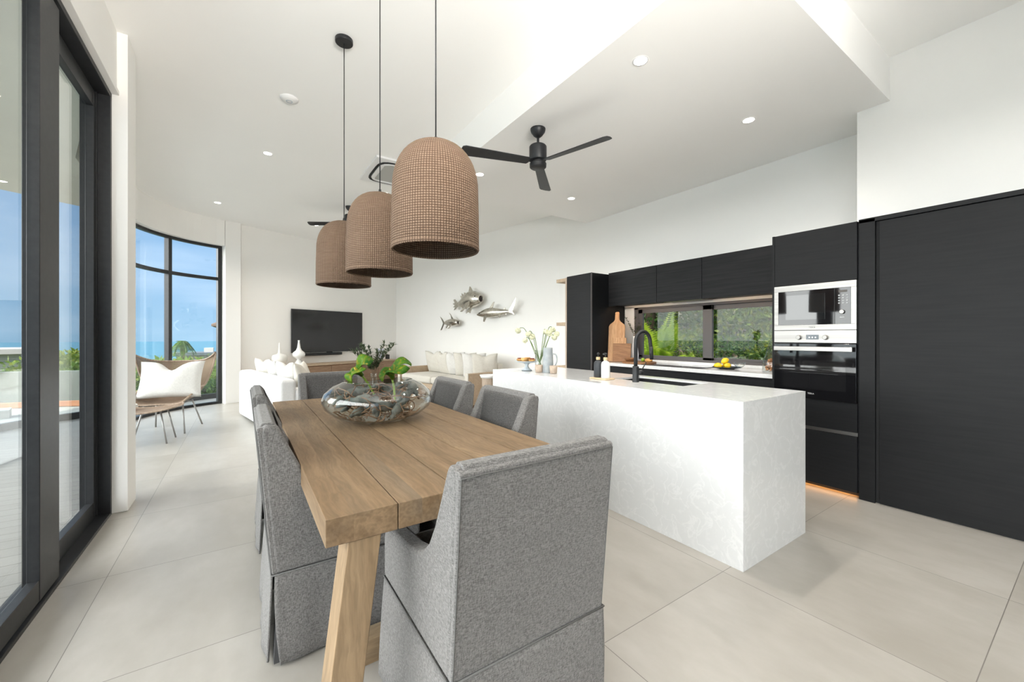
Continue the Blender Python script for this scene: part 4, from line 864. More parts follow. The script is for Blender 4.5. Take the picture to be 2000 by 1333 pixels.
fish('slim silver shark sculpture with its head to the left', FW(1.53, 1.77), True, 1.22, .3,
     [(-.33, .0, .02, .012), (-.25, .0, .035, .022), (-.12, -.005, .055, .04), (.02, .0, .078, .055), (.14, .0, .088, .062), (.26, -.01, .075, .058), (.36, -.02, .05, .05), (.42, -.025, .028, .05), (.445, -.027, .014, .04)],
     [('dorsal_fin', [(.16, .07), (.06, .17), (.02, .18), (.07, .07)], 0, 0), ('second_dorsal_fin', [(-.18, .03), (-.23, .07), (-.24, .03)], 0, 0), ('pectoral_fin', [(.24, -.04), (.20, -.15), (.16, -.16), (.15, -.05)], .5, .04), ('pelvic_fin', [(-.08, -.04), (-.14, -.10), (-.16, -.09), (-.14, -.03)], .3, .02), ('anal_fin', [(-.22, -.02), (-.26, -.06), (-.28, -.02)], 0, 0)],
     [(-.31, .02), (-.40, .12), (-.49, .23), (-.47, .12), (-.41, .0), (-.46, -.07), (-.38, -.03), (-.31, -.018)], None)
fish('small silver forked tail fish sculpture, lowest of three', FW(3.10, 1.60), False, .88, .3,
     [(-.26, -.01, .02, .012), (-.18, -.005, .05, .03), (-.05, .0, .085, .05), (.10, .0, .105, .07), (.22, .0, .10, .075), (.32, -.005, .08, .065), (.38, -.01, .055, .05), (.40, -.012, .045, .04)],
     [('dorsal_fin', [(.20, .08), (.06, .22), (-.02, .26), (.06, .19), (.10, .09)], 0, 0), ('pectoral_fin', [(.20, -.05), (.18, -.16), (.06, -.17), (.12, -.13), (.13, -.05)], .5, .05), ('pelvic_fin', [(-.04, -.07), (-.10, -.15), (-.14, -.14), (-.10, -.05)], .2, .0)],
     [(-.24, .01), (-.33, .10), (-.46, .18), (-.38, .08), (-.31, -.01), (-.36, -.10), (-.44, -.20), (-.37, -.19), (-.29, -.09), (-.24, -.03)], (.39, -.01, .05), yaw=.06)

# ------------------------------------------------------------------ rattan wing chair and ottoman
wc = thing('lounge_chair', 'wide winged rattan lounge chair on slim grey metal legs by the curved window', 'chair', (-.83, 7.12, 0), radians(-12))
# faces -y locally
prof2 = spline([(-.34, .40, .25), (-.20, .405, .30), (.02, .385, .33), (.20, .40, .34), (.30, .50, .37), (.35, .66, .42), (.41, .85, .47), (.43, .92, .49)], 5)
def shell(bm, th=.012):
    nu = 24; g = []; uv = bm.loops.layers.uv.new('UVMap')
    for i, p in enumerate(prof2):
        row = []; t_ = i / (len(prof2) - 1)
        for j in range(nu + 1):
            s = -1 + 2 * j / nu; w_ = p.z
            wing = max(0, (t_ - .45) / .55); seatc = max(0, 1 - abs(t_ - .35) / .4)
            y = p.x - wing * .26 * s * s - seatc * .05 * s * s; z = p.y + .10 * s ** 4 * (1 - wing) * min(1, t_ * 3) + wing * .13 * s ** 4 + .10 * seatc * s ** 4
            row.append((bm.verts.new((s * w_ * (1 - .04 * wing), y, z)), (t_, (s + 1) / 2)))
        g.append(row)
    for i in range(len(g) - 1):
        for j in range(nu):
            q = [g[i][j], g[i][j + 1], g[i + 1][j + 1], g[i + 1][j]]; f = bm.faces.new([a[0] for a in q])
            for l, a in zip(f.loops, q): l[uv].uv = a[1]
    edge = [g[i][0][0].co.copy() for i in range(len(g))] + [g[-1][j][0].co.copy() for j in range(1, nu + 1)] + [g[i][nu][0].co.copy() for i in range(len(g) - 2, -1, -1)] + [g[0][j][0].co.copy() for j in range(nu - 1, -1, -1)]
    return edge
bm = bmesh.new(); edge = shell(bm); o = obj('woven_shell', bm, M['rattan'], wc, smooth=True, solid=.008)
M['cane'] = noisy('cane_rim', (.24, .17, .12), (.38, .29, .215), 60, .5, stretch=(1, 1, .3))
obj('rim', tube(bmesh.new(), edge, .011, 8, cap=False), M['cane'], wc, smooth=True)
M['legm'] = mat('grey_metal', (.33, .32, .31), .4, .6)
for a, b_ in (((-.20, -.18, .395), (-.26, -.30, 0)), ((.20, -.18, .395), (.26, -.30, 0)), ((-.20, .16, .385), (-.27, .33, 0)), ((.20, .16, .385), (.27, .33, 0))): obj('leg', tube(bmesh.new(), [a, b_], .010, 10), M['legm'], wc, smooth=True)
obj('under_frame', tube(bmesh.new(), [(-.20, -.18, .385), (.20, -.18, .385), (.20, .16, .375), (-.20, .16, .375), (-.20, -.18, .385)], .009, 8), M['legm'], wc, smooth=True)
cushion('large white cushion with a chopped top on the rattan lounge chair', (-.80, 7.02, .70), .70, .52, .22, -10, -22, M['offwhite'], .12, 30)
ot = thing('ottoman', 'low rattan footstool on slim grey legs in front of the lounge chair', 'footstool', (-1.0, 6.46, 0), radians(-8))
bm = bmesh.new(); uvl = bm.loops.layers.uv.new('UVMap')
g = [[None] * 13 for _ in range(13)]
for i in range(13):
    for j in range(13):
        a, b_ = -1 + i / 6, -1 + j / 6; g[i][j] = (bm.verts.new((a * .37 * (1 - .1 * b_ * b_), b_ * .24 * (1 - .12 * a * a), .385 + .045 * a * a)), ((a + 1) / 2, (b_ + 1) / 2))
for i in range(12):
    for j in range(12):
        q = [g[i][j], g[i + 1][j], g[i + 1][j + 1], g[i][j + 1]]; f = bm.faces.new([x[0] for x in q])
        for l, x in zip(f.loops, q): l[uvl].uv = x[1]
eg = [g[i][0][0].co.copy() for i in range(13)] + [g[12][j][0].co.copy() for j in range(1, 13)] + [g[i][12][0].co.copy() for i in range(11, -1, -1)] + [g[0][j][0].co.copy() for j in range(11, -1, -1)]
obj('woven_top', bm, M['rattan'], ot, smooth=True, solid=.008); obj('rim', tube(bmesh.new(), eg, .010, 8, cap=False), M['cane'], ot, smooth=True)
for a in (-1, 1):
    for b_ in (-1, 1): obj('leg', tube(bmesh.new(), [(a * .20, b_ * .12, .385), (a * .27, b_ * .17, 0)], .009, 10), M['legm'], ot, smooth=True)
bk = thing('folded_throw', 'small cream folded cloth lying on the rattan footstool', 'cloth', (-1.15, 6.54, .425), .3); box('fold', -.09, .09, -.06, .06, 0, .018, M['cream'], bk, .006, 3); box('fold', -.085, .088, -.058, .058, .019, .036, M['cream'], bk, .006, 3)
# ------------------------------------------------------------------ glass bowl of driftwood with two green blooms
GB = thing('glass_bowl', 'wide squat clear glass bowl standing on the dining table', 'bowl', (.69, 2.50, .7605))
po = [(0, 0), (.09, 0), (.17, .012), (.25, .045), (.305, .09), (.322, .135), (.305, .18), (.255, .222), (.205, .246), (.198, .250)]
pi_ = [(r - .005 if r > .01 else 0, z + (.006 if r < .2 else .002 if z < .15 else -.002)) for r, z in po[:-1]][::-1]
obj('glass', lathe(bmesh.new(), po + pi_, 64), M['bowlglass'], GB, smooth=True)
M['drift'] = noisy('driftwood', (.07, .085, .08), (.20, .21, .19), 30, .8, stretch=(1, 1, .3), bump=.5, bdist=.004)
M['driftb'] = noisy('brown_root', (.16, .085, .05), (.30, .18, .11), 30, .8, stretch=(1, 1, .3), bump=.4)
rnd = random.Random(11)
def inside(p):   # keep a point inside the bowl
    z = max(.018, min(.215, p.z)); r = math.hypot(p.x, p.y); lim = 0
    for (r0, z0), (r1, z1) in zip(po[:-1], po[1:]):
        if z0 <= z <= z1 + 1e-6 and z1 > z0: lim = r0 + (r1 - r0) * (z - z0) / (z1 - z0)
    lim = max(.05, (lim or .2) - .03)
    if r > lim: p.x *= lim / r; p.y *= lim / r
    p.z = z; return p
bigs = [((-.24, .02, .10), (-.12, -.10, .16), (.02, -.08, .10), (.14, -.02, .12), (.25, .06, .17)), ((-.20, .10, .06), (-.05, .12, .14), (.10, .10, .16), (.22, .12, .12)), ((.02, -.16, .03), (.09, -.10, .09), (.17, -.04, .16), (.23, .0, .235)), ((-.2, -.08, .05), (-.08, -.02, .08), (.08, .04, .06), (.2, .02, .05)), ((.12, .05, .18), (.18, .08, .21), (.23, .05, .19), (.24, -.02, .13)), ((-.26, .0, .12), (-.16, .06, .17), (-.02, .06, .19), (.10, .12, .18)), ((-.02, -.02, .16), (-.04, -.05, .09), (-.01, -.08, .02))]
for i, pts in enumerate(bigs):
    P_ = spline([inside(Vector(p)) for p in pts], 8); n_ = len(P_)
    P_ = [inside(p + Vector((rnd.uniform(-1, 1), rnd.uniform(-1, 1), rnd.uniform(-1, 1))) * .006) for p in P_]
    rr = [(.023 + .012 * sin(k * .9 + i) * .5) * (1 - .75 * abs(2 * k / (n_ - 1) - 1) ** 3) for k in range(n_)]
    w_ = obj('driftwood', tube(bmesh.new(), P_, rr, 10), M['drift'] if i % 3 else M['drift'], smooth=True); w_.location = GB.location; tag(w_, ('long grey driftwood branch curving across the glass bowl', 'grey driftwood piece along the back of the glass bowl', 'upright slanting driftwood stick rising to the right in the glass bowl', 'low driftwood branch on the floor of the glass bowl', 'short knotted driftwood piece at the right rim of the glass bowl', 'arched driftwood branch high in the left of the glass bowl', 'stubby upright driftwood stump in the middle of the glass bowl')[i], 'driftwood', 'driftwood pieces in the glass bowl')
bm = bmesh.new()
for k in range(80):
    a = rnd.uniform(0, 2 * pi); r = rnd.uniform(.08, .26); c = inside(Vector((r * cos(a), r * sin(a) * .8, rnd.uniform(.02, .17)))); pts = [c]; d = Vector((rnd.uniform(-1, 1), rnd.uniform(-1, 1), rnd.uniform(-.5, .6))).normalized()
    for q in range(8): d = (d + Vector((rnd.uniform(-1, 1), rnd.uniform(-1, 1), rnd.uniform(-1, 1))) * .55).normalized(); pts.append(inside(pts[-1] + d * .026))
    tube(bm, spline(pts, 2), rnd.uniform(.0022, .005), 5)
o = obj('root_tangle', bm, M['driftb'], smooth=True); o.location = GB.location; tag(o, 'tangle of thin brown roots filling the glass bowl', 'roots', kind='stuff')
# curled green blooms
M['bloom'] = leafmat('green_bloom', (.025, .14, .012), (.11, .26, .015), (.28, .27, .02), 9)
M['bloomstem'] = mat('bloom_stem', (.24, .36, .06), .5)
def bloom(label, base, neck, face, size, seed):
    t = thing('green_bloom', label, 'flower', GB.location, 0, 'curled green blooms in the glass bowl')
    base, neck, face = Vector(base), Vector(neck), Vector(face).normalized()
    mid = base.lerp(neck, .55) + Vector((.004, 0, .01)); obj('stem', tube(bmesh.new(), spline([base, mid, neck], 8), [.0065] * 16 + [.010], 8), M['bloomstem'], t, smooth=True)
    q = face.to_track_quat('Z', 'Y').to_matrix().to_4x4()
    bm = bmesh.new(); nu, nv = 40, 12
    def f(u, v):
        a = u * 2 * pi * .97; rr = size * (.10 + .90 * v ** 1.5); lobe = 1 + .32 * cos(a) + .10 * sin(2 * a + seed)
        x = rr * lobe * cos(a); y = rr * lobe * sin(a) * .82; z = size * (1.15 * v ** .8) * (1 + .35 * cos(a)) - size * .42 * v ** 5 * (1.2 + .5 * sin(3 * a + seed))
        return Vector((x, y, z + .012 * sin(5 * a + seed) * v))
    sheet(bm, f, nu, nv); bmesh.ops.transform(bm, matrix=Matrix.Translation(neck - face * .004) @ q, verts=bm.verts); obj('petal', bm, M['bloom'], t, smooth=True, solid=.0035)
    bm = bmesh.new(); tube(bm, [neck, neck + face * size * .5, neck + face * size * .75], [.008, .010, .003], 8); obj('spadix', bm, mat('ochre', (.45, .33, .04), .6), t, smooth=True)
bloom('curled green bloom on a slanting stem, left of the two in the bowl', (.00, .02, .11), (-.105, -.01, .285), (-.55, -.35, .55), .098, .3)
bloom('curled green bloom facing right, right of the two in the bowl', (.085, -.05, .10), (.075, -.02, .255), (-.25, -.30, .70), .100, 2.1)

# ------------------------------------------------------------------ things on the island
ZI = .9205
tr = thing('soap_tray', 'small pale wooden tray carrying two pump bottles beside the sink', 'tray', (2.475, 2.37, ZI), radians(0)); box('board', -.05, .06, -.10, .085, 0, .012, M['pale'], tr, .005, 3)
M['bamboo'] = mat('bamboo', (.62, .46, .26), .5)
def bottle(label, loc, m):
    t = thing('pump_bottle', label, 'bottle', loc, 0, 'pump bottles on the small wooden tray')
    obj('body', lathe(bmesh.new(), [(0, 0), (.033, 0), (.036, .004), (.036, .105), (.033, .125), (.022, .137), (.014, .141), (.014, .148), (0, .148)], 32), m, t, smooth=True)
    obj('collar', lathe(bmesh.new(), [(0, .146), (.017, .146), (.0175, .148), (.0175, .168), (.016, .170), (0, .170)], 24), M['bamboo'], t, bevel=.001)
    pm = obj('pump', tube(bmesh.new(), [(0, 0, .168), (0, 0, .195)], .005, 10), M['black'], t, smooth=True)
    obj('nozzle', tube(bmesh.new(), [(-.014, .0, .197), (.012, 0, .199), (.045, 0, .195)], [.010, .009, .006], 10), M['black'], pm, smooth=True); return t
bottle('white ceramic pump bottle on the wooden tray by the tap', (2.483, 2.325, ZI + .0125), mat('white_ceramic', (.78, .80, .80), .35)).rotation_euler = (0, 0, 1.2)
bottle('dark charcoal pump bottle on the wooden tray', (2.487, 2.412, ZI + .0125), mat('charcoal_ceramic', (.028, .032, .038), .5)).rotation_euler = (0, 0, .6)
# cake stand with pastries
ck = thing('cake_stand', 'pale blue-grey footed cake stand on the far end of the island', 'cake stand', (2.46, 3.40, ZI))
obj('plate', lathe(bmesh.new(), [(0, .078), (.04, .078), (.10, .088), (.125, .096), (.126, .100), (.12, .101), (0, .092)], 48), mat('blue_stoneware', (.50, .56, .60), .4), ck, smooth=True)
obj('foot', lathe(bmesh.new(), [(0, 0), (.052, 0), (.050, .008), (.030, .022), (.016, .045), (.020, .065), (.04, .079), (0, .079)], 32), bpy.data.materials['blue_stoneware'], ck, smooth=True); obj('foot_ring', lathe(bmesh.new(), [(0, -.0003), (.054, -.0003), (.054, .004), (0, .004)], 32), M['black'], ck)
M['pastry'] = noisy('baked_crust', (.48, .24, .07), (.72, .44, .17), 25, .7, bump=.5, bscale=60)
M['choc'] = noisy('berry_glaze', (.10, .02, .015), (.28, .06, .02), 20, .3)
zc = ZI + .099
for i, (x, y, kind, lb) in enumerate([(-.045, .065, 'tart', 'berry topped tart at the left edge of the cake stand'), (.03, .03, 'roll', 'tall golden pastry in the middle of the cake stand'), (-.05, -.02, 'roll', 'golden bun at the front of the cake stand'), (.02, -.06, 'pie', 'dark glazed flat pastry at the right edge of the cake stand'), (.065, -.005, 'pie', 'dark glazed flat pastry at the back of the cake stand')]):
    t = thing('pastry', lb, 'pastry', (2.46 + x, 3.40 + y, zc), i * 1.1, 'pastries on the cake stand')
    h = {'tart': .022, 'roll': .036, 'pie': .018}[kind]
    obj('crust', lathe(bmesh.new(), [(0, 0), (.024, 0), (.033, h * .5), (.034, h * .85), (.028, h), (0, h * .96)], 24), M['pastry'], t, smooth=True)
    if kind != 'roll':
        bm = bmesh.new()
        for q in range(6): superell(bm, .009, .009, .009, 1, 1, 8, 6, Matrix.Translation((.016 * cos(q * 1.05), .016 * sin(q * 1.05), h + .003)))
        obj('topping', bm, M['choc'], t, smooth=True); t.children[-1]['kind'] = 'stuff'
# flower vase
fv = thing('flower_vase', 'clear glass cylinder vase of drooping white flowers on the island', 'vase', (2.52, 3.26, ZI))
obj('glass', lathe(bmesh.new(), [(0, 0), (.045, 0), (.047, .003), (.047, .215), (.044, .215), (.044, .012), (0, .012)], 40), M['bowlglass'], fv, smooth=True)
M['petal'] = noisy('cream_petal', (.68, .68, .44), (.78, .78, .60), 60, .6, bump=.4, bscale=90)
M['stemg'] = mat('flower_stem', (.12, .20, .05), .5)
# image-left is +y here; heads droop outward
heads = [(-.83 * q, .556 * q, z) for q, z in ((.22, .415), (.15, .316), (.115, .38), (.075, .35), (-.065, .40), (-.135, .425), (-.175, .38), (-.15, .345), (-.10, .385))]
for i, (dx, dy, z) in enumerate(heads):
    top = Vector((dx, dy, z)); q_ = .03 if dx < 0 else -.03
    P_ = spline([(.83 * q_, -.556 * q_, .015), (dx * .18, dy * .18, .16), (dx * .62, dy * .62, z - .01), (dx * .86, dy * .86, z + .030), top], 6)
    sm = obj('flower_stem', tube(bmesh.new(), P_, .0034, 6), M['stemg'], fv, smooth=True)
    bm = bmesh.new(); rr = random.Random(i)
    for q in range(26):
        d = Vector((rr.gauss(0, 1), rr.gauss(0, 1), rr.gauss(0, 1))).normalized(); superell(bm, .013, .013, .009, 1, 1, 8, 6, Matrix.Translation(top + d * .022) @ d.to_track_quat('Z', 'Y').to_matrix().to_4x4())
    superell(bm, .02, .02, .02, 1, 1, 10, 8, Matrix.Translation(top)); h = obj('flower_head', bm, M['petal'], sm, smooth=True); h['kind'] = 'stuff'
bm = bmesh.new(); 
for q in range(7): a = q * .9; tube(bm, [(.02 * cos(a), .02 * sin(a), .015), (.03 * cos(a + 2), .03 * sin(a + 2), .19)], .004, 6)
# pitcher
pt = thing('pitcher', 'tall pale blue-grey stoneware jug behind two tan cups', 'jug', (2.50, 3.10, ZI), radians(-62))
M['stone'] = noisy('stoneware', (.30, .34, .37), (.40, .43, .44), 20, .5, bump=.1)
obj('body', lathe(bmesh.new(), [(0, 0), (.050, 0), (.054, .004), (.052, .10), (.047, .19), (.045, .245), (.041, .245), (.043, .19), (.047, .10), (.048, .012), (0, .012)], 36), M['stone'], pt, smooth=True)
obj('handle', tube(bmesh.new(), spline([(.047, 0, .185), (.085, 0, .175), (.095, 0, .12), (.075, 0, .07), (.050, 0, .06)], 6), .0065, 10), M['stone'], pt, smooth=True)
M['tan'] = noisy('tan_clay', (.42, .33, .26), (.50, .41, .33), 30, .8)
for i, (x, y, lb) in enumerate(((2.43, 3.155, 'tan clay cup left of the stoneware jug'), (2.475, 2.985, 'tan clay cup right of the stoneware jug'))):
    c = obj('cup', lathe(bmesh.new(), [(0, 0), (.028, 0), (.034, .006), (.039, .075), (.036, .075), (.031, .010), (0, .008)], 32), M['tan'], smooth=True); c.location = (x, y, ZI); tag(c, lb, 'cup', 'tan clay cups on the island')

# ------------------------------------------------------------------ things on the worktop
def board(name, label, pts, th, loc, rz, lean, m):
    bm = bmesh.new(); prism(bm, pts, -th / 2, th / 2, 'y'); o = obj(name, bm, m, bevel=.004, seg=3); o.location = loc; o.rotation_euler = (radians(lean), 0, rz); return o
hb_ = [(-.11, 0), (.11, 0), (.115, .02), (.115, .50), (.10, .53), (.045, .575), (.032, .60), (.028, .70), (.018, .71), (-.018, .71), (-.028, .70), (-.032, .60), (-.045, .575), (-.10, .53), (-.115, .50), (-.115, .02)]
o = board('chopping_board', '', hb_, .022, (4.36, 3.89, ZI + .002), radians(-62), -8, M['acacia']); tag(o, 'tall striped wooden chopping board with a long handle, leaning at the back', 'chopping board', 'chopping boards leaning beside the window')
def rect(w_, h): return [(-w_ / 2, 0), (w_ / 2, 0), (w_ / 2, h), (-w_ / 2, h)]
for i, (w_, h, x, y, lb) in enumerate(((.20, .34, 4.36, 3.845, 'middle rectangular wooden board leaning on the tall handled one'), (.25, .26, 4.37, 3.80, 'wide low rectangular wooden board in front of the others'))):
    o = board('chopping_board', '', rect(w_, h), .022, (x, y, ZI + .002), radians(-62), -10, M['walnut'] if i else M['acacia']); tag(o, lb, 'chopping board', 'chopping boards leaning beside the window')
jb = obj('round_board', lathe(bmesh.new(), [(0, 0), (.215, 0), (.22, .006), (.22, .016), (.212, .022), (0, .022)], 48), M['walnut'], bevel=.001); jb.location = (4.37, 3.50, ZI); tag(jb, 'round wooden serving board lying flat beside the leaning boards', 'serving board')
bw = obj('wooden_bowl', lathe(bmesh.new(), [(0, 0), (.05, 0), (.075, .03), (.08, .045), (.074, .045), (.05, .010), (0, .008)], 32), M['walnut'], smooth=True); bw.location = (4.34, 3.62, ZI + .0225); tag(bw, 'small wooden bowl on the round serving board', 'bowl')
for i, (x, y, lb) in enumerate(((4.40, 3.46, 'green lime on the round serving board'), )):
    bm = bmesh.new(); superell(bm, .027, .027, .025, 1, 1, 16, 12, Matrix.Translation((0, 0, .025))); o = obj('lime', bm, mat('lime_skin', (.25, .40, .03), .4), smooth=True); o.location = (x, y, ZI + .0225); tag(o, lb, 'lime')
rp_ = obj('bread_roll', superell(bmesh.new(), .035, .055, .024, .9, .9, 20, 12, Matrix.Translation((0, 0, .023))), M['pastry'], smooth=True); rp_.location = (4.40, 3.37, ZI + .0225); tag(rp_, 'small brown loaf on the right of the round serving board', 'bread')
vase_branches('twig_vase', 'white bottle vase with sparse leafy twigs beside the window frame', (4.50, 3.84, ZI), [(0, 0), (.045, 0), (.055, .02), (.058, .10), (.045, .19), (.026, .27), (.022, .34), (.026, .36), (.020, .36), (.016, .33), (.02, .28), (.04, .19), (.05, .1), (.045, .02), (0, .015)], M['white'], 5, .34, .030, .007, 26, 9, .15, .26).location = (4.61, 3.77, ZI)
pl_ = thing('plate', 'flat black plate holding lemons on the worktop', 'plate', (4.42, 2.36, ZI)); obj('dish', lathe(bmesh.new(), [(0, 0), (.07, 0), (.135, .014), (.145, .020), (.14, .022), (.07, .006), (0, .006)], 48), M['black'], pl_, smooth=True)
for i, (x, y, z, a, lb) in enumerate(((4.37, 2.43, .034, .3, 'lemon at the left on the black plate'), (4.40, 2.34, .036, 1.4, 'lemon at the front of the black plate'), (4.47, 2.40, .034, 2.0, 'lemon at the back of the black plate'), (4.43, 2.385, .086, .9, 'lemon stacked on top of the others'))):
    bm = bmesh.new(); pr = [(0, -.047), (.006, -.045), (.010, -.040), (.022, -.030), (.031, -.010), (.031, .010), (.023, .028), (.011, .038), (.006, .043), (0, .045)]; lathe(bm, pr, 20); bmesh.ops.rotate(bm, verts=bm.verts, cent=(0, 0, 0), matrix=Matrix.Rotation(pi / 2 - (.5 if i == 3 else 0), 3, 'X'))
    o = obj('lemon', bm, M.setdefault('lemon', noisy('lemon_skin', (.80, .52, .01), (.86, .62, .03), 40, .4, bump=.2, bscale=120, bdist=.002)), smooth=True); o.location = (x, y, ZI + z); o.rotation_euler = (0, 0, a); tag(o, lb, 'lemon', 'lemons on the black plate')
gb = obj('glass_dish', lathe(bmesh.new(), [(0, 0), (.03, 0), (.055, .03), (.06, .055), (.057, .055), (.05, .03), (.028, .006), (0, .006)], 32), M['bowlglass'], smooth=True); gb.location = (4.44, 2.235, ZI + .022); tag(gb, 'small clear glass dish at the right edge of the black plate', 'dish')
jr = thing('glass_jar', 'conical glass decanter of brown nuts beside the oven cabinet', 'jar', (4.36, 1.86, ZI)); obj('glass', lathe(bmesh.new(), [(0, 0), (.10, 0), (.105, .01), (.10, .09), (.06, .24), (.022, .35), (.02, .39), (.017, .39), (.019, .35), (.056, .24), (.096, .09), (.10, .014), (0, .008)], 36), M['bowlglass'], jr, smooth=True)
bm = bmesh.new(); rr = random.Random(4)
for q in range(120):
    z = rr.uniform(.02, .13); r = (.088 - z * .25) * sqrt(rr.random()); a = rr.uniform(0, 6.28); superell(bm, .013, .011, .010, 1, 1, 8, 6, Matrix.Translation((r * cos(a), r * sin(a), z)))
o = obj('nuts', bm, noisy('nut_skin', (.36, .13, .04), (.55, .26, .10), 30, .5), smooth=True); o.location = (4.36, 1.86, ZI); tag(o, 'brown nuts heaped inside the glass decanter', 'nuts', kind='stuff')
# ------------------------------------------------------------------ outdoors
import array
def leaf_cloud(name, clumps, n, size, m, parent=None, seed=0, flat=.4):
    rnd = random.Random(seed); V = []; F = []
    tot = sum(c[3] * c[4] * c[5] for c in clumps) ** 1.0
    for cx_, cy_, cz_, rx, ry, rz_ in clumps:
        k = int(n * rx * ry * rz_ / tot) + 10
        for _ in range(k):
            d = Vector((rnd.gauss(0, 1), rnd.gauss(0, 1), rnd.gauss(0, 1))).normalized(); q = rnd.uniform(.72, 1.05) * (1 + .12 * sin(d.x * 9 + cx_) * sin(d.y * 7 + d.z * 8))
            p = Vector((cx_ + d.x * rx * q, cy_ + d.y * ry * q, cz_ + d.z * rz_ * q)); s = size * rnd.uniform(.6, 1.3)
            a = (d * .6 + Vector((rnd.gauss(0, 1), rnd.gauss(0, 1), rnd.gauss(0, 1) - .3)) * .6).normalized(); b_ = a.cross(Vector((rnd.gauss(0, 1), rnd.gauss(0, 1), rnd.gauss(0, 1)))).normalized()
            i = len(V); V += [p, p + a * s * .5 + b_ * s * .22, p + a * s, p + a * s * .5 - b_ * s * .22]; F.append((i, i + 1, i + 2, i + 3))
    me = bpy.data.meshes.new(name); me.from_pydata([tuple(v) for v in V], [], F); me.update()
    return link(name, me, m, parent)
def tree(label, loc, r, h, m, n=3500, size=.16, seed=0, name='broadleaf_tree', group=None, trunk=True, cat='tree'):
    t = thing(name, label, cat, loc, 0, group); rnd = random.Random(seed)
    cl = []
    for k in range(7): a = k * 2.4; q = r * .55 * rnd.uniform(.4, 1); rz_ = r * rnd.uniform(.3, .45); cl.append((q * cos(a), q * sin(a), h - rz_ - r * rnd.uniform(.0, .25), r * rnd.uniform(.42, .6), r * rnd.uniform(.42, .6), rz_))
    cl.append((0, 0, h - r * .85, r * .95, r * .95, r * .75)); leaf_cloud('foliage', cl, n, size, m, t, seed)
    obj('trunk', tube(bmesh.new(), [(0, 0, -1.0), (.05 * r, 0, h * .4), (0, .05 * r, h - r * .5)], [.06 * r + .05, .05 * r + .03, .03], 8), M['bark'], t, smooth=True)
    return t
# falling ground, sea
M['ground'] = noisy('hillside', (.05, .09, .02), (.13, .16, .05), .25, .95)
bm = bmesh.new(); xs = [-90, -60, -30, -15, -4, 5, 12, 25, 60]; ys = [9.9, 14, 20, 30, 60, 110, 200]
def gz(x, y): return -2.6 - max(0, y - 12) * .11 - (max(0, y - 60) * .25)
g = [[bm.verts.new((x, y, gz(x, y))) for y in ys] for x in xs]
for i in range(len(xs) - 1):
    for j in range(len(ys) - 1): bm.faces.new((g[i][j], g[i + 1][j], g[i + 1][j + 1], g[i][j + 1]))
S(obj('ground_hillside', bm, M['ground'], smooth=True), 'green hillside falling away toward the sea', 'ground')
sea_m = noisy('sea_water', (.035, .14, .20), (.05, .17, .23), .01, .35, spec=.5); bm = bmesh.new(); r_ = 5600
ring = [bm.verts.new((r_ * cos(2 * pi * k / 96), r_ * sin(2 * pi * k / 96), -50)) for k in range(96)]; bm.faces.new(ring); o = obj('sea', bm, sea_m); tag(o, 'turquoise blue sea below the horizon', 'sea', kind='stuff')
gt = 'bushy trees and shrubs beyond the terrace'
k = 0
spots = [(-3.1, 13.4, 1.5, .80, 'leaf'), (-1.6, 13.2, 1.6, .84, 'leaf'), (-.1, 13.6, 1.7, .86, 'leaf'), (-4.7, 15.5, 1.7, .60, 'leaf'), (-3.3, 17.0, 1.9, .74, 'leaf'), (-1.1, 17.4, 2.0, .74, 'leaf'), (1.3, 16.5, 2.0, .88, 'leaf'),
         (-2.2, 11.9, .8, .25, 'leafd'), (-.8, 12.2, .8, .3, 'leafd'), (-4.65, 18.9, 1.5, .95, 'leaf'), (-5.9, 17.6, 1.6, .12, 'leaf'), (-9.3, 22.0, 2.4, .1, 'leaf'), (-7.3, 25.5, 2.2, .45, 'leafd')]
names = ['yellow-green shrub left of the rattan chair through the bay window', 'yellow-green shrub behind the rattan chair', 'yellow-green shrub by the right edge of the bay window', 'green shrub seen at the column edge', 'rounded green tree beyond the mullion', 'rounded green tree below the palm', 'green tree below the brown eave', 'dark shrub low behind the chair seat', 'dark shrub low at the right of the bay window', 'taller green tree through the narrow door pane', 'green tree before the white house', 'green tree left of the white house corner', 'dark tree behind the white house corner']
for (x, y, r, top, mm) in spots:
    tree(names[k], (x, y, gz(x, y) - .1), r, top - gz(x, y), M[mm], 4200, .17, k, group=gt); k += 1
# dark headland on the left
bm = bmesh.new(); hp_ = []
for i in range(25):
    u = i / 24; hp_.append((-150 + u * 120, 240 - u * 10, -50 + 42 * (1 - u) ** .7 + 3 * sin(i * 1.3) + 1.5 * sin(i * 3.1)))
top_ = [bm.verts.new(p) for p in hp_]; fr_ = [bm.verts.new((p[0] + 5, p[1] - 60, -52)) for p in hp_]; bk_ = [bm.verts.new((p[0], p[1] + 60, -52)) for p in hp_]
for i in range(24): bm.faces.new((fr_[i], fr_[i + 1], top_[i + 1], top_[i])); bm.faces.new((top_[i], top_[i + 1], bk_[i + 1], bk_[i]))
S(obj('headland', bm, M['ground'], smooth=True), 'dark green headland on the horizon behind the white house', 'hill')
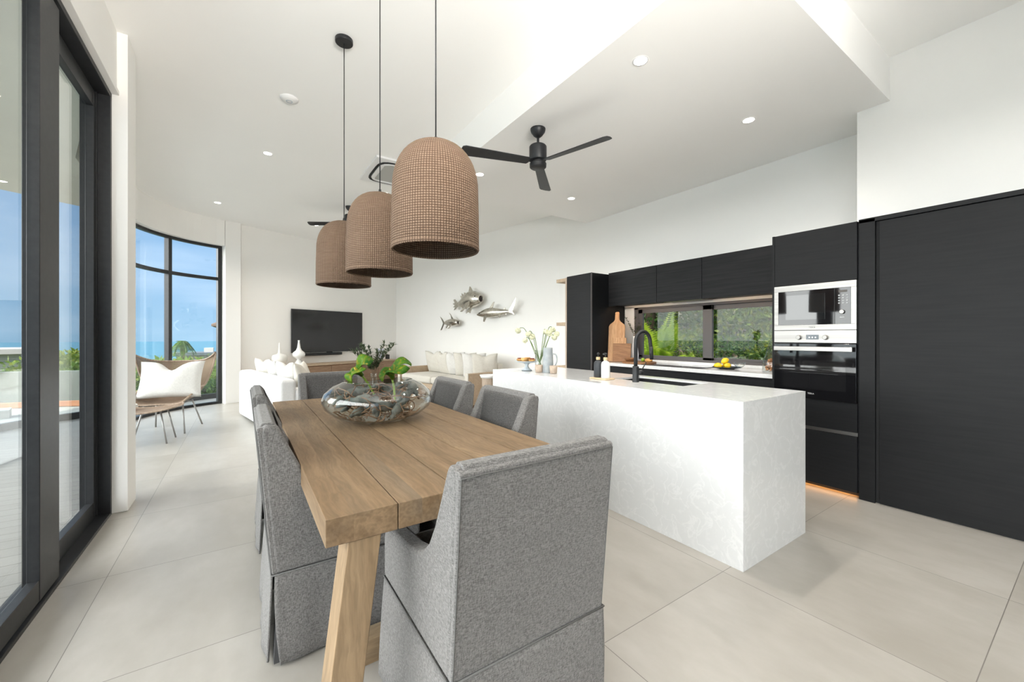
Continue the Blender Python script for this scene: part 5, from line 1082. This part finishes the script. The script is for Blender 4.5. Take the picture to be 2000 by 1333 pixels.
# palm
pm_ = thing('palm_tree', 'small palm rising above the shrubs right of the bay window mullion', 'palm', (-2.75, 28.0, gz(-2.75, 28)), 0)
hp = .95 - gz(-2.75, 28); obj('trunk', tube(bmesh.new(), [(0, 0, -.5), (.1, 0, hp * .5), (0, 0, hp)], [.16, .12, .10], 8), M['bark'], pm_, smooth=True)
rnd = random.Random(8)
for k in range(15):
    a = k * 2.4; el = rnd.uniform(.1, 1.1); Lf = .68; P_ = [Vector((cos(a) * s * Lf * cos(el), sin(a) * s * Lf * cos(el), hp + s * Lf * sin(el) - .9 * s * s)) for s in [q / 9 for q in range(10)]]
    bm = bmesh.new(); tube(bm, P_, .015, 4)
    for q in range(1, 10):
        d = (P_[q] - P_[q - 1]).normalized(); sd_ = d.cross(Vector((0, 0, 1))).normalized()
        for s in (-1, 1):
            for hh_ in (0, .5):
                p = P_[q - 1].lerp(P_[q], hh_); v_ = [p, p + d * .05, p + sd_ * s * .22 + d * .14 - Vector((0, 0, .08))]; bm.faces.new([bm.verts.new(x) for x in v_])
    obj('frond', bm, M['leafd'], pm_)
# buildings
M['wout'] = mat('white_render', (.40, .39, .365), .8); M['roofg'] = mat('grey_roof', (.42, .40, .38), .8); M['terra'] = noisy('terracotta', (.42, .17, .09), (.52, .24, .13), 10, .8); M['roofb'] = noisy('brown_shingles', (.13, .09, .07), (.22, .16, .12), 8, .8)
h = thing('house', 'white flat-roofed house beyond the terrace, left of the door post', 'building', (-17.5, 45.5, -7), radians(15)); box('wall', -3.5, 3.6, -3, 3, 0, 7.05, M['wout'], h, 0); box('roof', -4.2, 4.4, -3.7, 3.7, 7.05, 7.4, M['roofg'], h, 0); w_ = box('window', .3, 1.6, -3.04, -2.99, 4.2, 5.8, M['bglass'], h, 0); box('window', -2.6, -1.4, -3.04, -2.99, 4.2, 5.8, M['bglass'], h, 0)
pv = thing('pavilion', 'brown hipped roof pavilion behind the pillar edge', 'building', (1.15, 25.0, 0), 0)
bm = bmesh.new(); a = [bm.verts.new(p) for p in ((-2.35, -2.35, 1.85), (2.35, -2.35, 1.85), (2.35, 2.35, 1.85), (-2.35, 2.35, 1.85), (0, 0, 3.0))]; b2 = [bm.verts.new(p) for p in ((-2.35, -2.35, 1.75), (2.35, -2.35, 1.75), (2.35, 2.35, 1.75), (-2.35, 2.35, 1.75))]
for i in range(4): bm.faces.new((a[i], a[(i + 1) % 4], a[4])); bm.faces.new((a[i], a[(i + 1) % 4], b2[(i + 1) % 4], b2[i]))
bm.faces.new(b2); obj('roof', bm, M['roofb'], pv)
for x in (-1.7, 1.7):
    for y in (-1.7, 1.7): box('post', x - .1, x + .1, y - .1, y + .1, -6, 1.76, M['roofb'], pv, 0)
sh = thing('shed', 'grey roofed low building beside the palm', 'building', (-1.75, 30.5, -6)); box('wall', -1.4, 1.5, -1, 1, 0, 6.2, M['roofg'], sh, 0); box('roof', -1.7, 1.8, -1.3, 1.3, 6.2, 6.35, mat('slate', (.10, .12, .14), .7), sh, 0); box('chimney', -.2, .25, -.3, .3, 6.35, 6.6, M['wout'], sh, 0)
# neighbouring lower terrace: pale slab, curved parapet with terracotta coping
sl = thing('lower_terrace', 'pale lower roof terrace with a curved white parapet below the balustrade', 'terrace', (0, 0, 0))
def strip(name, pts, wd, z0, z1, m, par): return curved_bar([Vector(p) for p in pts], -wd / 2, wd / 2, z0, z1, name, m, par)
cp_ = [tuple(p)[:2] for p in spline([(-12, 9.6, 0), (-7.5, 11.5, 0), (-4.6, 12.1, 0), (-3.0, 11.8, 0), (-2.2, 11.3, 0)], 6)]
M['parap'] = noisy('grey_render', (.17, .18, .165), (.21, .22, .20), 2, .85); strip('parapet', cp_, .25, -1.6, .58, M['parap'], sl)
cq_ = [(x + .12, y - .55) for x, y in cp_]; strip('coping', cq_, .14, -.06, .03, M['terra'], sl)
obj('slab', prism(bmesh.new(), [(-12, 4), (-3.6, 4), (-3.4, 7.4), (-2.95, 8.75), (-2.3, 9.5), (-1.4, 10.4), (-1.9, 10.6), (-2.2, 11.2), (-3.0, 11.7), (-4.6, 12.0), (-7.5, 11.2), (-12, 9.3)], -1.2, -.07), M['wout'], sl)
obj('ledge', prism(bmesh.new(), [(-9, 8.6), (-5, 9.5), (-3.2, 10.1), (-3.3, 10.5), (-5.2, 10.2), (-9, 9.4)], -.07, .06), M['wout'], sl)
# ------------------------------------------------------------------ kitchen garden
bm = bmesh.new(); gx_ = [4.95, 6, 7.5, 9.5, 12, 18]; gzv = [.35, .45, .75, 1.05, 1.6, 3.0]; gy_ = [-1, 2, 4, 6, 8, 11, 16]
g = [[bm.verts.new((x, y, z + .08 * sin(x * 3 + y * 2))) for y in gy_] for x, z in zip(gx_, gzv)]
for i in range(len(gx_) - 1):
    for j in range(len(gy_) - 1): bm.faces.new((g[i][j], g[i + 1][j], g[i + 1][j + 1], g[i][j + 1]))
S(obj('ground_garden', bm, M['soil'], smooth=True), 'planted garden bank outside the kitchen window', 'ground')
def fern(label, loc, nf, Lf, m, seed, spread=1.0, group='ferny plants outside the kitchen window', lw=.11):
    t = thing('fern', label, 'fern', loc, 0, group); rnd = random.Random(seed)
    for k in range(nf):
        a = k * 2.4 + rnd.uniform(-.3, .3); el = rnd.uniform(.5, 1.3); L_ = Lf * rnd.uniform(.7, 1.1); n_ = 16
        P_ = [Vector((cos(a) * s * L_ * cos(el) * spread, sin(a) * s * L_ * cos(el) * spread, s * L_ * sin(el) - .75 * L_ * s * s * cos(el))) for s in [q / n_ for q in range(n_ + 1)]]
        bm = bmesh.new(); tube(bm, P_, [.006 * (1 - .7 * q / n_) for q in range(n_ + 1)], 4)
        for q in range(2, n_ + 1):
            d = (P_[q] - P_[q - 1]).normalized(); sd_ = d.cross(Vector((0, 0, 1))).normalized(); l_ = lw * L_ * 1.6 * sin(pi * (.12 + .86 * q / n_)) ** .8
            for s in (-1, 1):
                for hh_ in (0, .5):
                    p = P_[q - 1].lerp(P_[q], hh_); e_ = p + (sd_ * s + d * .5).normalized() * l_ - Vector((0, 0, l_ * .25)); c_ = p.lerp(e_, .45); v_ = [p, c_ + d * l_ * .10, e_, c_ - d * l_ * .10]; bm.faces.new([bm.verts.new(x) for x in v_])
        obj('frond', bm, m, t)
    return t
fern('large lime green fern filling the left of the kitchen window', (6.1, 4.55, .45), 22, 1.75, M['leafl'], 1, .75)
fern('lime green fern low behind the tap spout', (5.9, 3.95, .45), 14, .9, M['leafl'], 2, 1.2)
fern('mid green fern low in the middle of the kitchen window', (6.3, 3.3, .45), 12, .75, M['leaf'], 3, 1.2)
fern('mid green fern right of the kitchen window post', (6.4, 2.55, .45), 11, .75, M['leaf'], 4, 1.2)
fern('small spiky green plant near the oven end of the kitchen window', (5.9, 2.25, .45), 12, .95, M['leafd'], 5, .9)
ks = [(9.0, 8.2, 2.2, 4.6, 'leafd', 'dark tree at the far left outside the kitchen window'), (8.6, 6.6, 1.9, 4.2, 'leafd', 'dark leafy tree behind the lime fern'), (9.6, 5.6, 2.0, 4.4, 'leafd', 'dark leafy tree behind the middle of the kitchen window'), (9.8, 4.2, 2.0, 3.4, 'leaf', 'mid green tree behind the kitchen window post'), (10.2, 3.0, 1.9, 2.6, 'leaf', 'lower green tree behind the right kitchen window pane'), (7.4, 4.9, .8, 1.45, 'leaf', 'small green bush low behind the lime fern'), (7.8, 4.0, .8, 1.35, 'leafd', 'small dark bush low in the kitchen window'), (7.9, 3.1, .8, 1.40, 'leaf', 'small green bush behind the lemons'), (7.6, 2.3, .7, 1.5, 'leafd', 'small dark bush by the oven end of the kitchen window')]
for i, (x, y, r, top, mm, lb) in enumerate(ks): tree(lb, (x, y, .5), r, top - .5, M[mm], 9000 if r > 1 else 2200, .13 if r > 1 else .08, 50 + i, group='trees and bushes outside the kitchen window')
